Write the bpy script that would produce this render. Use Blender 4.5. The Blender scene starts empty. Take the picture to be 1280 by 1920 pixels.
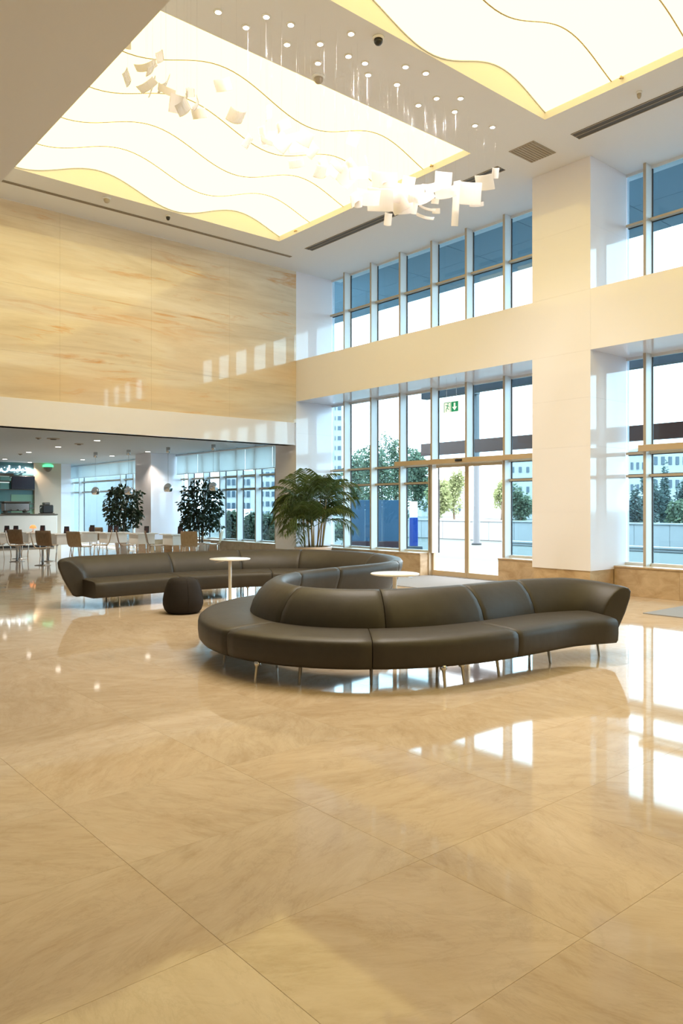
import bpy, bmesh, math, random
from mathutils import Vector, Matrix
import numpy as np
random.seed(7)
scene = bpy.context.scene
COL = scene.collection
PI = math.pi

# ------------------------------------------------------------------ camera
H = 1.5
YAW = math.radians(40.23)
cam_d = bpy.data.cameras.new('camera')
cam_d.sensor_fit = 'HORIZONTAL'; cam_d.sensor_width = 36.0
cam_d.lens = 36.0 * 1424.5 / 1280.0
cam_d.shift_y = -9.0 / 1280.0
cam_d.clip_start = 0.05; cam_d.clip_end = 1000
cam = bpy.data.objects.new('camera', cam_d); COL.objects.link(cam)
cam.location = (0, 0, H); cam.rotation_euler = (PI/2, 0, -YAW)
scene.camera = cam

# ------------------------------------------------------------------ sky, exposure
w = bpy.data.worlds.new('sky'); scene.world = w; w.use_nodes = True
bg = w.node_tree.nodes['Background']
bg.inputs['Color'].default_value = (0.87, 0.945, 1.0, 1)
bg.inputs['Strength'].default_value = 7.5
vs = scene.view_settings
scene.display_settings.display_device = 'sRGB'
vs.view_transform = 'Standard'; vs.look = 'None'; vs.gamma = 1.0; vs.use_curve_mapping = False
vs.exposure = 0.66
scene.cycles.max_bounces = 10; scene.cycles.diffuse_bounces = 5; scene.cycles.glossy_bounces = 5
scene.cycles.transparent_max_bounces = 24; scene.cycles.transmission_bounces = 8
scene.cycles.use_denoising = True
scene.cycles.sample_clamp_indirect = 8.0
PANEL = (1.80, 1.42, 0.585)          # luminous ceiling membranes
SPOT_W = 53.0                       # each ceiling spotlight
SPOT_C = (1.0, 0.93, 0.90)

# ------------------------------------------------------------------ materials
MATS = {}
def mat(name, col, rough=0.5, spec=0.5, metal=0.0, coat=0.0, emit=None, es=1.0, sheen=0.0, trans=0.0):
    m = bpy.data.materials.new(name); m.use_nodes = True
    b = m.node_tree.nodes['Principled BSDF']
    b.inputs['Base Color'].default_value = (*col, 1)
    b.inputs['Roughness'].default_value = rough
    b.inputs['Specular IOR Level'].default_value = spec
    b.inputs['Metallic'].default_value = metal
    b.inputs['Coat Weight'].default_value = coat
    b.inputs['Coat Roughness'].default_value = 0.03
    if emit:
        b.inputs['Emission Color'].default_value = (*emit, 1); b.inputs['Emission Strength'].default_value = es
    MATS[name] = m
    return m
def N(m, t, **kw):
    n = m.node_tree.nodes.new(t)
    for k, v in kw.items(): setattr(n, k, v)
    return n
def L(m, a, b): m.node_tree.links.new(a, b)
def ramp(m, fac, stops):
    r = N(m, 'ShaderNodeValToRGB'); e = r.color_ramp.elements
    while len(e) > 1: e.remove(e[-1])
    e[0].position, e[0].color = stops[0][0], (*stops[0][1], 1)
    for p, c in stops[1:]:
        x = e.new(p); x.color = (*c, 1)
    L(m, fac, r.inputs['Fac']); return r.outputs['Color']
def noise(m, vec, scale, detail=4, rough=0.55, dist=0.0):
    n = N(m, 'ShaderNodeTexNoise'); n.inputs['Scale'].default_value = scale
    n.inputs['Detail'].default_value = detail; n.inputs['Roughness'].default_value = rough
    n.inputs['Distortion'].default_value = dist
    L(m, vec, n.inputs['Vector']); return n.outputs['Fac']
def mapping(m, vec, scale=(1,1,1), rot=(0,0,0), loc=(0,0,0)):
    n = N(m, 'ShaderNodeMapping'); n.inputs['Scale'].default_value = scale
    n.inputs['Rotation'].default_value = rot; n.inputs['Location'].default_value = loc
    L(m, vec, n.inputs['Vector']); return n.outputs['Vector']
def mixc(m, fac, a, b, mode='MIX'):
    n = N(m, 'ShaderNodeMix', data_type='RGBA', blend_type=mode)
    if isinstance(fac, float): n.inputs[0].default_value = fac
    else: L(m, fac, n.inputs[0])
    for s, v in ((6, a), (7, b)):
        if isinstance(v, tuple): n.inputs[s].default_value = (*v, 1)
        else: L(m, v, n.inputs[s])
    return n.outputs[2]
def bump(m, h, strength=0.1, dist=0.01):
    n = N(m, 'ShaderNodeBump'); n.inputs['Strength'].default_value = strength; n.inputs['Distance'].default_value = dist
    L(m, h, n.inputs['Height']); return n.outputs['Normal']
def bsdf(m): return m.node_tree.nodes['Principled BSDF']
def geo_pos(m): return N(m, 'ShaderNodeNewGeometry').outputs['Position']
def randvec(m):
    """world position shifted by a different amount for every tile / slab"""
    oi = N(m, 'ShaderNodeObjectInfo'); g = N(m, 'ShaderNodeNewGeometry')
    s = N(m, 'ShaderNodeMath', operation='ADD'); L(m, oi.outputs['Random'], s.inputs[0]); L(m, g.outputs['Random Per Island'], s.inputs[1])
    k = N(m, 'ShaderNodeVectorMath', operation='MULTIPLY'); k.inputs[1].default_value = (37.0, 53.0, 29.0)
    c = N(m, 'ShaderNodeCombineXYZ'); [L(m, s.outputs[0], c.inputs[i]) for i in range(3)]
    L(m, c.outputs[0], k.inputs[0])
    a = N(m, 'ShaderNodeVectorMath', operation='ADD'); L(m, g.outputs['Position'], a.inputs[0]); L(m, k.outputs[0], a.inputs[1])
    return a.outputs[0], s.outputs[0]

# polished beige marble floor
def floor_marble(name, joint=False):
    m = mat(name, (.5,.4,.27), rough=0.05, spec=0.27)
    v, r = randvec(m)
    ang = N(m, 'ShaderNodeVectorRotate', rotation_type='Z_AXIS'); L(m, v, ang.inputs['Vector'])
    ml = N(m, 'ShaderNodeMath', operation='MULTIPLY'); L(m, r, ml.inputs[0]); ml.inputs[1].default_value = 9.0
    L(m, ml.outputs[0], ang.inputs['Angle'])
    v = ang.outputs['Vector']
    a = noise(m, mapping(m, v, (1, 2.3, 1)), 1.2, 10, 0.68, 0.35)
    b = noise(m, mapping(m, v, (1, 3.2, 1), (0,0,.4)), 3.6, 9, 0.72, 0.5)
    c1 = ramp(m, a, [(0.30, (.43,.325,.225)), (0.45, (.545,.435,.325)), (0.58, (.595,.485,.375)), (0.72, (.655,.555,.45))])
    c2 = ramp(m, b, [(0.30, (.47,.355,.25)), (0.5, (.585,.475,.365)), (0.70, (.68,.58,.47))])
    c = mixc(m, 0.45, c1, c2)
    # thin pale and dark veins
    f = noise(m, mapping(m, v, (1, 2.0, 1), (0,0,-.5)), 2.0, 9, 0.68, 0.8)
    dv = N(m, 'ShaderNodeMath', operation='SUBTRACT'); L(m, f, dv.inputs[0]); dv.inputs[1].default_value = 0.5
    ab = N(m, 'ShaderNodeMath', operation='ABSOLUTE'); L(m, dv.outputs[0], ab.inputs[0])
    veins = ramp(m, ab.outputs[0], [(0.0, (.80,.78,.74)), (0.02, (.95,.94,.93)), (0.05, (1,1,1))])
    c = mixc(m, 0.40, c, veins, 'MULTIPLY')
    # tile to tile tone
    tone = ramp(m, r, [(0.0, (.93,.92,.90)), (0.5, (1,1,1)), (1.0, (1.0,.97,.93)), ])
    c = mixc(m, 0.8, c, tone, 'MULTIPLY')
    L(m, c, bsdf(m).inputs['Base Color'])
    return m
M_FLOOR = floor_marble('floor_marble')
mat('joint', (.43,.33,.21), 0.4)
# back wall marble, long sideways veins
def wall_marble(name):
    m = mat(name, (.6,.5,.3), rough=0.045, spec=0.55)
    g = geo_pos(m); v, r = randvec(m)
    p = mapping(m, g, (.20, 1, 1.5), (0, math.radians(5), 0))
    a = noise(m, p, 1.2, 10, 0.60, 0.7)
    c = ramp(m, a, [(0.30, (.60,.48,.345)), (0.46, (.73,.62,.475)), (0.56, (.79,.69,.55)), (0.70, (.84,.76,.65))])
    fine = noise(m, mapping(m, g, (.5, 1, 7.0), (0, math.radians(5), 0)), 2.2, 6, 0.7, 0.4)
    c = mixc(m, 0.35, c, ramp(m, fine, [(0.3, (.80,.76,.70)), (0.55, (1,1,1))]), 'MULTIPLY')
    p2 = mapping(m, g, (.34, 1, 3.0), (0, math.radians(6), 0), (3, 0, 1))
    b = noise(m, p2, 1.3, 10, 0.66, 1.3)
    k = ramp(m, b, [(0.33, (1,1,1)), (0.40, (.5,.5,.5)), (0.46, (0,0,0))])
    zb = noise(m, mapping(m, g, (.22, 1, .55)), 1.0, 4)
    zr = ramp(m, zb, [(0.44, (.05,.05,.05)), (0.58, (1,1,1))])
    kk = mixc(m, 1.0, k, zr, 'MULTIPLY')
    c = mixc(m, kk, c, (.66,.36,.16))
    q2 = noise(m, mapping(m, g, (.16, 1, .9), (0, math.radians(5), 0), (9, 0, 4)), 1.1, 5)
    c = mixc(m, ramp(m, q2, [(0.5, (0,0,0)), (0.68, (.42,.42,.42))]), c, (.80,.55,.31))
    tone = ramp(m, r, [(0.0, (.96,.95,.94)), (1.0, (1,1,1))])
    c = mixc(m, 1.0, c, tone, 'MULTIPLY')
    L(m, c, bsdf(m).inputs['Base Color']); return m
M_WALL = wall_marble('onyx_wall_marble')
# travertine of the low walls
def stone(name, c0, c1):
    m = mat(name, c0, rough=0.28)
    v, r = randvec(m)
    a = noise(m, mapping(m, v, (1.2, 1.2, 2.2)), 2.4, 8, 0.62, 1.0)
    L(m, ramp(m, a, [(0.3, c0), (0.68, c1)]), bsdf(m).inputs['Base Color']); return m
M_STONE = stone('low_wall_stone', (.40,.27,.15), (.60,.45,.29))
mat('white_panel', (.84,.83,.91), rough=0.06, spec=0.55)
mat('white_paint', (.80,.81,.83), rough=0.35, spec=0.4)
mat('ceiling_paint', (.83,.84,.87), rough=0.8, spec=0.2)
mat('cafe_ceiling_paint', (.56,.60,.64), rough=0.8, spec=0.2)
mat('cove_paint', (.68,.66,.66), rough=0.7)
mat('aluminium', (.72,.74,.76), rough=0.38, metal=0.1)
mat('alu_front', (.52,.44,.34), rough=0.35, metal=0.2)
mat('gasket', (.03,.035,.045), rough=0.5)
mat('header_metal', (.62,.47,.30), rough=0.32, metal=0.25)
mat('slot_black', (.10,.09,.08), rough=0.6)
mat('grille_metal', (.42,.36,.29), rough=0.5)
mat('chrome', (.85,.85,.86), rough=0.06, metal=1.0)
mat('steel', (.6,.6,.6), rough=0.22, metal=1.0)
mat('dark_steel', (.16,.14,.12), rough=0.35, metal=0.8)
mat('white_lacquer', (.86,.84,.80), rough=0.18)
mat('black_plastic', (.018,.017,.017), rough=0.35)
mat('seam_strip', (.60,.46,.30), rough=0.6)
def leather(name, c, scale=260):
    m = mat(name, c, rough=0.46, spec=0.32)
    v = N(m, 'ShaderNodeTexCoord').outputs['Object']
    n1 = noise(m, v, scale, 3); n2 = noise(m, v, 5, 3)
    ad = N(m, 'ShaderNodeMath', operation='MULTIPLY_ADD'); L(m, n2, ad.inputs[0]); ad.inputs[1].default_value = 6.0; L(m, n1, ad.inputs[2])
    L(m, bump(m, ad.outputs[0], 0.18, 0.004), bsdf(m).inputs['Normal'])
    L(m, ramp(m, n2, [(0.3, tuple(x*.9 for x in c)), (0.7, tuple(x*1.1 for x in c))]), bsdf(m).inputs['Base Color'])
    return m
M_SOFA = leather('taupe_leather', (.044,.037,.029))
M_POUF = leather('dark_fabric', (.022,.018,.017), 420)
bsdf(M_POUF).inputs['Roughness'].default_value = 0.75
bsdf(M_POUF).inputs['Specular IOR Level'].default_value = 0.2
def carpet(name, c):
    m = mat(name, c, rough=0.95, spec=0.1)
    n = noise(m, geo_pos(m), 160, 2)
    L(m, ramp(m, n, [(0.3, tuple(x*.75 for x in c)), (0.7, tuple(x*1.2 for x in c))]), bsdf(m).inputs['Base Color']); return m
M_MAT = carpet('entrance_mat_pile', (.30,.29,.29))
def wood(name, c0, c1):
    m = mat(name, c0, rough=0.35)
    o = N(m, 'ShaderNodeTexCoord').outputs['Object']
    n = noise(m, mapping(m, o, (14, 14, 2)), 3, 5)
    L(m, ramp(m, n, [(0.35, c0), (0.65, c1)]), bsdf(m).inputs['Base Color']); return m
M_WOOD = wood('walnut_shell', (.21,.13,.07), (.30,.20,.115))
M_WOODL = wood('beech_shell', (.52,.39,.25), (.60,.46,.31))
def leafmat(name, c0, c1, rough=0.45):
    m = mat(name, c0, rough=rough, spec=0.35)
    g = N(m, 'ShaderNodeNewGeometry')
    L(m, ramp(m, g.outputs['Random Per Island'], [(0.0, c0), (1.0, c1)]), bsdf(m).inputs['Base Color'])
    # thin leaf: some light passes
    t = N(m, 'ShaderNodeBsdfTranslucent'); L(m, ramp(m, g.outputs['Random Per Island'], [(0.0, c0), (1.0, c1)]), t.inputs['Color'])
    mx = N(m, 'ShaderNodeMixShader'); mx.inputs[0].default_value = 0.25
    out = m.node_tree.nodes['Material Output']
    L(m, bsdf(m).outputs[0], mx.inputs[1]); L(m, t.outputs[0], mx.inputs[2]); L(m, mx.outputs[0], out.inputs['Surface'])
    return m
M_PALM = leafmat('palm_leaf', (.045,.075,.020), (.115,.160,.050))
M_FICUS = leafmat('ficus_leaf', (.010,.022,.012), (.028,.050,.022))
M_TREE = leafmat('tree_leaf', (.065,.105,.075), (.16,.21,.13), 0.7)
M_YTREE_WASHED = leafmat('washed_yellow_green_leaf', (.19,.23,.10), (.34,.37,.19), 0.7)  # leaf colour lifted to look washed out by glare through the clear door
M_CONIFER = leafmat('conifer_leaf', (.045,.075,.08), (.09,.14,.125), 0.7)
mat('cane', (.34,.27,.12), rough=0.5)
mat('bark', (.12,.085,.055), rough=0.85)
mat('soil', (.035,.025,.018), rough=0.95)
mat('planter_glaze', (.62,.52,.45), rough=0.25)
def glass(name, tint, refl=1.0):
    m = bpy.data.materials.new(name); m.use_nodes = True; nt = m.node_tree
    nt.nodes.remove(nt.nodes['Principled BSDF'])
    t = N(m, 'ShaderNodeBsdfTransparent'); t.inputs['Color'].default_value = (*tint, 1)
    g = N(m, 'ShaderNodeBsdfGlossy'); g.inputs['Roughness'].default_value = 0.0; g.inputs['Color'].default_value = (refl, refl, refl, 1)
    fr = N(m, 'ShaderNodeFresnel'); gn = N(m, 'ShaderNodeNewGeometry'); mr = N(m, 'ShaderNodeMapRange')
    mr.inputs['To Min'].default_value = 1.45; mr.inputs['To Max'].default_value = 1/1.45   # same reflectance from both faces of the sheet
    L(m, gn.outputs['Backfacing'], mr.inputs['Value']); L(m, mr.outputs[0], fr.inputs['IOR'])
    mx = N(m, 'ShaderNodeMixShader'); L(m, fr.outputs[0], mx.inputs[0]); L(m, t.outputs[0], mx.inputs[1]); L(m, g.outputs[0], mx.inputs[2])
    L(m, mx.outputs[0], nt.nodes['Material Output'].inputs['Surface']); MATS[name] = m; return m
M_TINT = glass('tinted_glass', (.61,.745,.80), .8)
M_CLEAR = glass('clear_glass', (.98,.985,.985), .5)
def emis(name, col, s=1.0):
    m = bpy.data.materials.new(name); m.use_nodes = True; nt = m.node_tree
    nt.nodes.remove(nt.nodes['Principled BSDF'])
    e = N(m, 'ShaderNodeEmission'); e.inputs['Color'].default_value = (*col, 1); e.inputs['Strength'].default_value = s
    L(m, e.outputs[0], nt.nodes['Material Output'].inputs['Surface']); MATS[name] = m; return m
M_MEMB = emis('lit_membrane', PANEL, 1.0)
M_BULB = emis('lamp_glow', (1.0,.9,.75), 14.0)
M_DOWN = emis('downlight_glow', (1.0,.92,.82), 7.0)
def translucent(name, col, k=0.55):
    m = mat(name, col, rough=0.6, spec=0.2)
    t = N(m, 'ShaderNodeBsdfTranslucent'); t.inputs['Color'].default_value = (*col, 1)
    mx = N(m, 'ShaderNodeMixShader'); mx.inputs[0].default_value = k
    L(m, bsdf(m).outputs[0], mx.inputs[1]); L(m, t.outputs[0], mx.inputs[2]); L(m, mx.outputs[0], m.node_tree.nodes['Material Output'].inputs['Surface'])
    return m
M_FLAKE = translucent('sculpture_sheet', (.82,.79,.78), 0.76)
M_BLIND = translucent('blind_fabric', (.86,.90,.90), 0.55)
# outdoors
mat('paving', (.060,.072,.066), rough=0.8)
mat('road_asphalt', (.06,.063,.063), rough=0.9)
mat('render_white', (.33,.345,.355), rough=0.8)
mat('cladding_blue', (.15,.25,.32), rough=0.5)
mat('canopy_brown', (.13,.045,.03), rough=0.5)
mat('hoarding_blue', (.033,.095,.17), rough=0.5)
mat('pillar_blue', (.008,.05,.30), rough=0.4)
mat('maroon', (.05,.018,.024), rough=0.6)
mat('window_far', (.035,.06,.085), rough=0.2)
mat('post_grey', (.06,.07,.08), rough=0.5)
mat('car_paint', (.75,.77,.80), rough=0.25)
mat('sign_green', (.0,.24,.13), rough=0.4, emit=(.0,.3,.16), es=.3)
mat('sign_white', (.85,.88,.86), rough=0.4, emit=(.8,.9,.85), es=.45)
G = MATS

# ------------------------------------------------------------------ mesh helpers
class MB:
    def __init__(s): s.v = []; s.f = []; s.sm = []
    def add(s, vs, fs, smooth=False):
        b = len(s.v); s.v += [tuple(p) for p in vs]
        for f in fs: s.f.append(tuple(i + b for i in f)); s.sm.append(smooth)
        return s
    def box(s, x0, x1, y0, y1, z0, z1):
        return s.add([(x0,y0,z0),(x1,y0,z0),(x1,y1,z0),(x0,y1,z0),(x0,y0,z1),(x1,y0,z1),(x1,y1,z1),(x0,y1,z1)],
                     [(0,3,2,1),(4,5,6,7),(0,1,5,4),(1,2,6,5),(2,3,7,6),(3,0,4,7)])
    def cbox(s, x0, x1, y0, y1, z0, z1, c):
        """box with all edges chamfered by c"""
        X = (x0, x0+c, x1-c, x1); Y = (y0, y0+c, y1-c, y1); Z = (z0, z0+c, z1-c, z1)
        v = []; idx = {}
        for ix in range(2):
            for iy in range(2):
                for iz in range(2):
                    for ax in range(3):
                        p = [X[1+ix], Y[1+iy], Z[1+iz]]
                        p[ax] = (X, Y, Z)[ax][0 if (ix, iy, iz)[ax] == 0 else 3]
                        idx[(ix,iy,iz,ax)] = len(v); v.append(tuple(p))
        f = []
        for ax in range(3):
            o = [a for a in range(3) if a != ax]
            for sd in range(2):
                q = []
                for (a, b) in ((0,0),(1,0),(1,1),(0,1)):
                    k = [0,0,0]; k[ax] = sd; k[o[0]] = a; k[o[1]] = b
                    q.append(idx[(*k, ax)])
                f.append(tuple(q))
        for ax in range(3):
            o = [a for a in range(3) if a != ax]
            for a in range(2):
                for b in range(2):
                    k0 = [0,0,0]; k0[o[0]] = a; k0[o[1]] = b; k1 = list(k0); k1[ax] = 1
                    f.append((idx[(*k0,o[0])], idx[(*k1,o[0])], idx[(*k1,o[1])], idx[(*k0,o[1])]))
        for k in [(a,b,c_) for a in (0,1) for b in (0,1) for c_ in (0,1)]:
            f.append((idx[(*k,0)], idx[(*k,1)], idx[(*k,2)]))
        return s.add(v, f)
    def rings(s, rings, cap=True, closed=True, smooth=True):
        b = len(s.v); n = len(rings[0])
        for r in rings: s.v += [tuple(p) for p in r]
        for i in range(len(rings)-1):
            for j in range(n if closed else n-1):
                k = (j+1) % n
                s.f.append((b+i*n+j, b+i*n+k, b+(i+1)*n+k, b+(i+1)*n+j)); s.sm.append(smooth)
        if cap:
            s.f.append(tuple(b+j for j in reversed(range(n)))); s.sm.append(False)
            s.f.append(tuple(b+(len(rings)-1)*n+j for j in range(n))); s.sm.append(False)
        return s
    def lathe(s, prof, c=(0,0,0), n=24, cap=True):
        return s.rings([[(c[0]+r*math.cos(2*PI*j/n), c[1]+r*math.sin(2*PI*j/n), c[2]+z) for j in range(n)] for r, z in prof], cap)
    def tube(s, pts, r, n=8):
        pts = [Vector(p) for p in pts]; rs = r if isinstance(r, (list, tuple)) else [r]*len(pts)
        R = []
        for i, p in enumerate(pts):
            t = (pts[min(i+1, len(pts)-1)] - pts[max(i-1, 0)]).normalized()
            u = t.cross(Vector((0,0,1)) if abs(t.z) < .95 else Vector((1,0,0))).normalized(); q = t.cross(u)
            R.append([p + (u*math.cos(2*PI*j/n) + q*math.sin(2*PI*j/n))*rs[i] for j in range(n)])
        return s.rings(R)
    def mesh(s, name, m):
        me = bpy.data.meshes.new(name); me.from_pydata(s.v, [], s.f)
        bm = bmesh.new(); bm.from_mesh(me); bmesh.ops.recalc_face_normals(bm, faces=bm.faces[:]); bm.to_mesh(me); bm.free()
        me.polygons.foreach_set('use_smooth', s.sm)
        if m is not None: me.materials.append(m)
        me.update(); return me
    def build(s, name, m, parent=None, loc=None):
        return link(name, s.mesh(name, m), parent, loc)
def link(name, data, parent=None, loc=None, rot=None):
    o = bpy.data.objects.new(name, data); COL.objects.link(o)
    if loc is not None: o.location = loc
    if rot is not None: o.rotation_euler = rot
    if parent is not None: o.parent = parent
    return o
def tag(o, label=None, cat=None, group=None, kind=None):
    if label: o['label'] = label
    if cat: o['category'] = cat
    if group: o['group'] = group
    if kind: o['kind'] = kind
    return o
def thing(name, label, cat, loc=(0,0,0), rz=0, group=None):
    o = link(name, None, None, loc, (0,0,rz)); o.empty_display_size = 0.1
    return tag(o, label, cat, group)
def struct(name, label=None, loc=(0,0,0)):
    o = link(name, None, None, loc); o['kind'] = 'structure'
    if label: o['label'] = label
    return o
def S(o, label=None):
    o['kind'] = 'structure'
    if label: o['label'] = label
    return o
def copy_tree(o, parent=None):
    c = o.copy(); COL.objects.link(c)
    if parent is not None: c.parent = parent
    for ch in list(o.children): copy_tree(ch, c)
    return c
# ray through a pixel of the 1280x1920 photograph
FW = Vector((math.sin(YAW), math.cos(YAW), 0)); RT = Vector((math.cos(YAW), -math.sin(YAW), 0)); UP = Vector((0,0,1)); EYE = Vector((0,0,H))
def ray(x, y): return FW*1424.5 + RT*(x-640) + UP*(951-y)
def at_z(x, y, z): d = ray(x, y); return EYE + d*((z-H)/d.z)
def at_x(x, y, X): d = ray(x, y); return EYE + d*(X/d.x)
def at_y(x, y, Y): d = ray(x, y); return EYE + d*(Y/d.y)
def at_d(x, y, D): return EYE + ray(x, y)*(D/1424.5)
def project(p):
    p = Vector(p) - EYE; d = p.dot(FW)
    return (640 + 1424.5*p.dot(RT)/d, 951 - 1424.5*p.z/d, d)

# ------------------------------------------------------------------ main dimensions
HC = 7.32            # ceiling
XC = 11.265          # face of columns and beam
XG = 12.42           # glass plane
XF = 12.21           # room face of the mullion fins
XS = 12.0            # face of the low stone wall
YB = 15.05           # back wall
ZB0, ZB1 = 4.11, 5.12
ZS = 0.50            # sill height
CZ = 3.27            # cafe ceiling
XL, YR = -8.0, -8.0  # unseen walls

# ------------------------------------------------------------------ floor: tiles 0.967 x 0.77
fl = MB().box(XL, 12.5, YR, 35, -0.12, -0.006).build('floor', G['joint']); S(fl, 'polished beige marble floor of large slabs')
TX, TY, OX, OY = 0.967, 0.77, 2.345, 1.48
tm = MB(); g_ = 0.0005; ch = 0.0005
tm.add([(g_,g_,-0.006),(TX-g_,g_,-0.006),(TX-g_,TY-g_,-0.006),(g_,TY-g_,-0.006),
        (g_,g_,-ch),(TX-g_,g_,-ch),(TX-g_,TY-g_,-ch),(g_,TY-g_,-ch),
        (g_+ch,g_+ch,0),(TX-g_-ch,g_+ch,0),(TX-g_-ch,TY-g_-ch,0),(g_+ch,TY-g_-ch,0)],
       [(0,1,5,4),(1,2,6,5),(2,3,7,6),(3,0,4,7),(4,5,9,8),(5,6,10,9),(6,7,11,10),(7,4,8,11),(8,9,10,11)])
tile_me = tm.mesh('tile', M_FLOOR)
cand = []; rest = MB()
for i in range(-11, 11):
    for j in range(-13, 44):
        x, y = OX + i*TX, OY + j*TY
        if x < XL or x + TX > 12.5 or y < YR or y > 34.5: continue
        best = None
        for (a, b) in ((.5,.5),(0,0),(1,0),(0,1),(1,1)):
            px, py, d = project((x+a*TX, y+b*TY, 0))
            if d > .3 and -60 < px < 1340 and py < 2000:
                best = d if best is None else min(best, d)
        cand.append((best if best is not None else 1e3 + abs(x) + abs(y), x, y))
cand.sort()
for k, (d, x, y) in enumerate(cand):
    if k < 290 and d < 1e3: link('tile', tile_me, fl, (x, y, 0))
    else: rest.add([(px+x, py+y, pz) for px, py, pz in tm.v], tm.f)
# strip along the window wall, beyond the last whole tile
r_ = rest.build('tile_field', M_FLOOR, fl); r_['kind'] = 'stuff'

# ------------------------------------------------------------------ ceiling with coves
COVES = [(2.4, 9.70, 8.17, 13.58), (2.4, 9.70, 1.30, 6.74), (2.4, 9.70, -5.6, -0.15)]
xs = sorted({XL, 2.4, 9.70, 12.7}); ys = sorted({YR, -5.6, -0.15, 1.30, 6.74, 8.17, 13.58, YB})
ce = MB()
for i in range(len(xs)-1):
    for j in range(len(ys)-1):
        x0, x1, y0, y1 = xs[i], xs[i+1], ys[j], ys[j+1]
        if any(c[0]-.01 < x0 and x1 < c[1]+.01 and c[2]-.01 < y0 and y1 < c[3]+.01 for c in COVES): continue
        ce.add([(x0,y0,HC),(x1,y0,HC),(x1,y1,HC),(x0,y1,HC)], [(0,3,2,1)])
ce.box(XL, 12.7, YR, YB+.3, HC+.75, HC+.9)
ceil = ce.build('ceiling', G['ceiling_paint']); S(ceil, 'smooth white ceiling with deep recesses for the lit membranes')
cs = MB()
for x0, x1, y0, y1 in COVES:
    for a, b in (((x0,y0),(x1,y0)),((x1,y0),(x1,y1)),((x1,y1),(x0,y1)),((x0,y1),(x0,y0))):
        cs.add([(*a,HC),(*b,HC),(*b,HC+.75),(*a,HC+.75)], [(0,1,2,3)])
cv = cs.build('cove_side', G['cove_paint'], ceil); cv['label'] = 'cream upright sides of the ceiling recesses'
def memb_z(x): return HC + .03 + .36*(1-math.cos(2*PI*(x-4.17)/3.0))/2
def luminous(k, c, label):
    x0, x1, y0, y1 = c; n = 5; d = (y1-y0)/n
    root = thing('luminous_ceiling', label, 'ceiling light', ((x0+x1)/2, (y0+y1)/2, HC))
    ox, oy = (x0+x1)/2, (y0+y1)/2
    X = [x0 + (x1-x0)*i/60 for i in range(61)]
    for q in range(n):
        m = MB(); a, b = y0+q*d+.008, y0+(q+1)*d-.008
        m.rings([[(x-ox, a-oy, memb_z(x)-HC), (x-ox, b-oy, memb_z(x)-HC)] for x in X], cap=False, closed=False)
        m.build('membrane', M_MEMB, root)
    for q in range(1, n):
        m = MB(); y = y0+q*d - oy
        m.rings([[(x-ox, y-.008, memb_z(x)-HC-.006), (x-ox, y+.008, memb_z(x)-HC-.006), (x-ox, y+.008, memb_z(x)-HC+.02), (x-ox, y-.008, memb_z(x)-HC+.02)] for x in X])
        m.build('seam', G['seam_strip'], root)
    m = MB()
    m.rings([[(x-ox, y1-.012-oy, memb_z(x)-HC-.012), (x-ox, y1-.001-oy, memb_z(x)-HC-.012), (x-ox, y1-.001-oy, memb_z(x)-HC+.008), (x-ox, y1-.012-oy, memb_z(x)-HC+.008)] for x in X])
    m.build('edge_profile', G['cove_paint'], root)
    return root
luminous(0, COVES[0], 'big glowing wavy ceiling membrane between the veined wall and the spotlight strip')
luminous(1, COVES[1], 'glowing wavy ceiling membrane with its corner beside the long air slot above the tall windows')
luminous(2, COVES[2], 'glowing wavy ceiling membrane over the near end of the hall')
# low soffit over the near side of the hall
so = MB().box(XL, 2.84, YR, YB, 5.5, 5.75); so.box(2.6, 2.84, YR, YB, 5.75, HC)
S(so.build('ceiling_soffit', G['ceiling_paint']), 'low plain ceiling along the gallery side of the hall')

# ------------------------------------------------------------------ back wall
S(MB().box(XL, XC, YB+.04, YB+.30, 3.03, HC+.3).build('wall_back_core', G['white_paint']))
wb = struct('wall_back', 'tall wall of polished honey onyx slabs with sideways veins')
vx = [-8, -4.3, -2.35, -.4, 1.55, 3.5, 5.45, 7.4, 9.35, XC-.0]; vz = [3.58, 4.47, 5.75, 7.03, HC]
for i in range(len(vx)-1):
    for j in range(len(vz)-1):
        MB().cbox(vx[i]+.0008, vx[i+1]-.0008, YB, YB+.038, vz[j]+.0008, vz[j+1]-.0008, .0008).build('slab', M_WALL, wb)
S(MB().cbox(XL, XC-.07, YB-.03, YB+.30, 3.03, 3.578, .004).build('trim_fascia', G['white_panel']), 'white band under the onyx wall')
S(MB().box(XL, 2.0, YB, YB+.3, 0, 3.03).build('wall_back_lower', G['white_paint']))
S(MB().box(XL-.2, XL, YR, YB+.3, 0, HC+.3).build('wall_left', G['white_paint']))
S(MB().box(XL-.2, 12.6, YR-.2, YR, 0, HC+.3).build('wall_rear', G['white_paint']))

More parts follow.
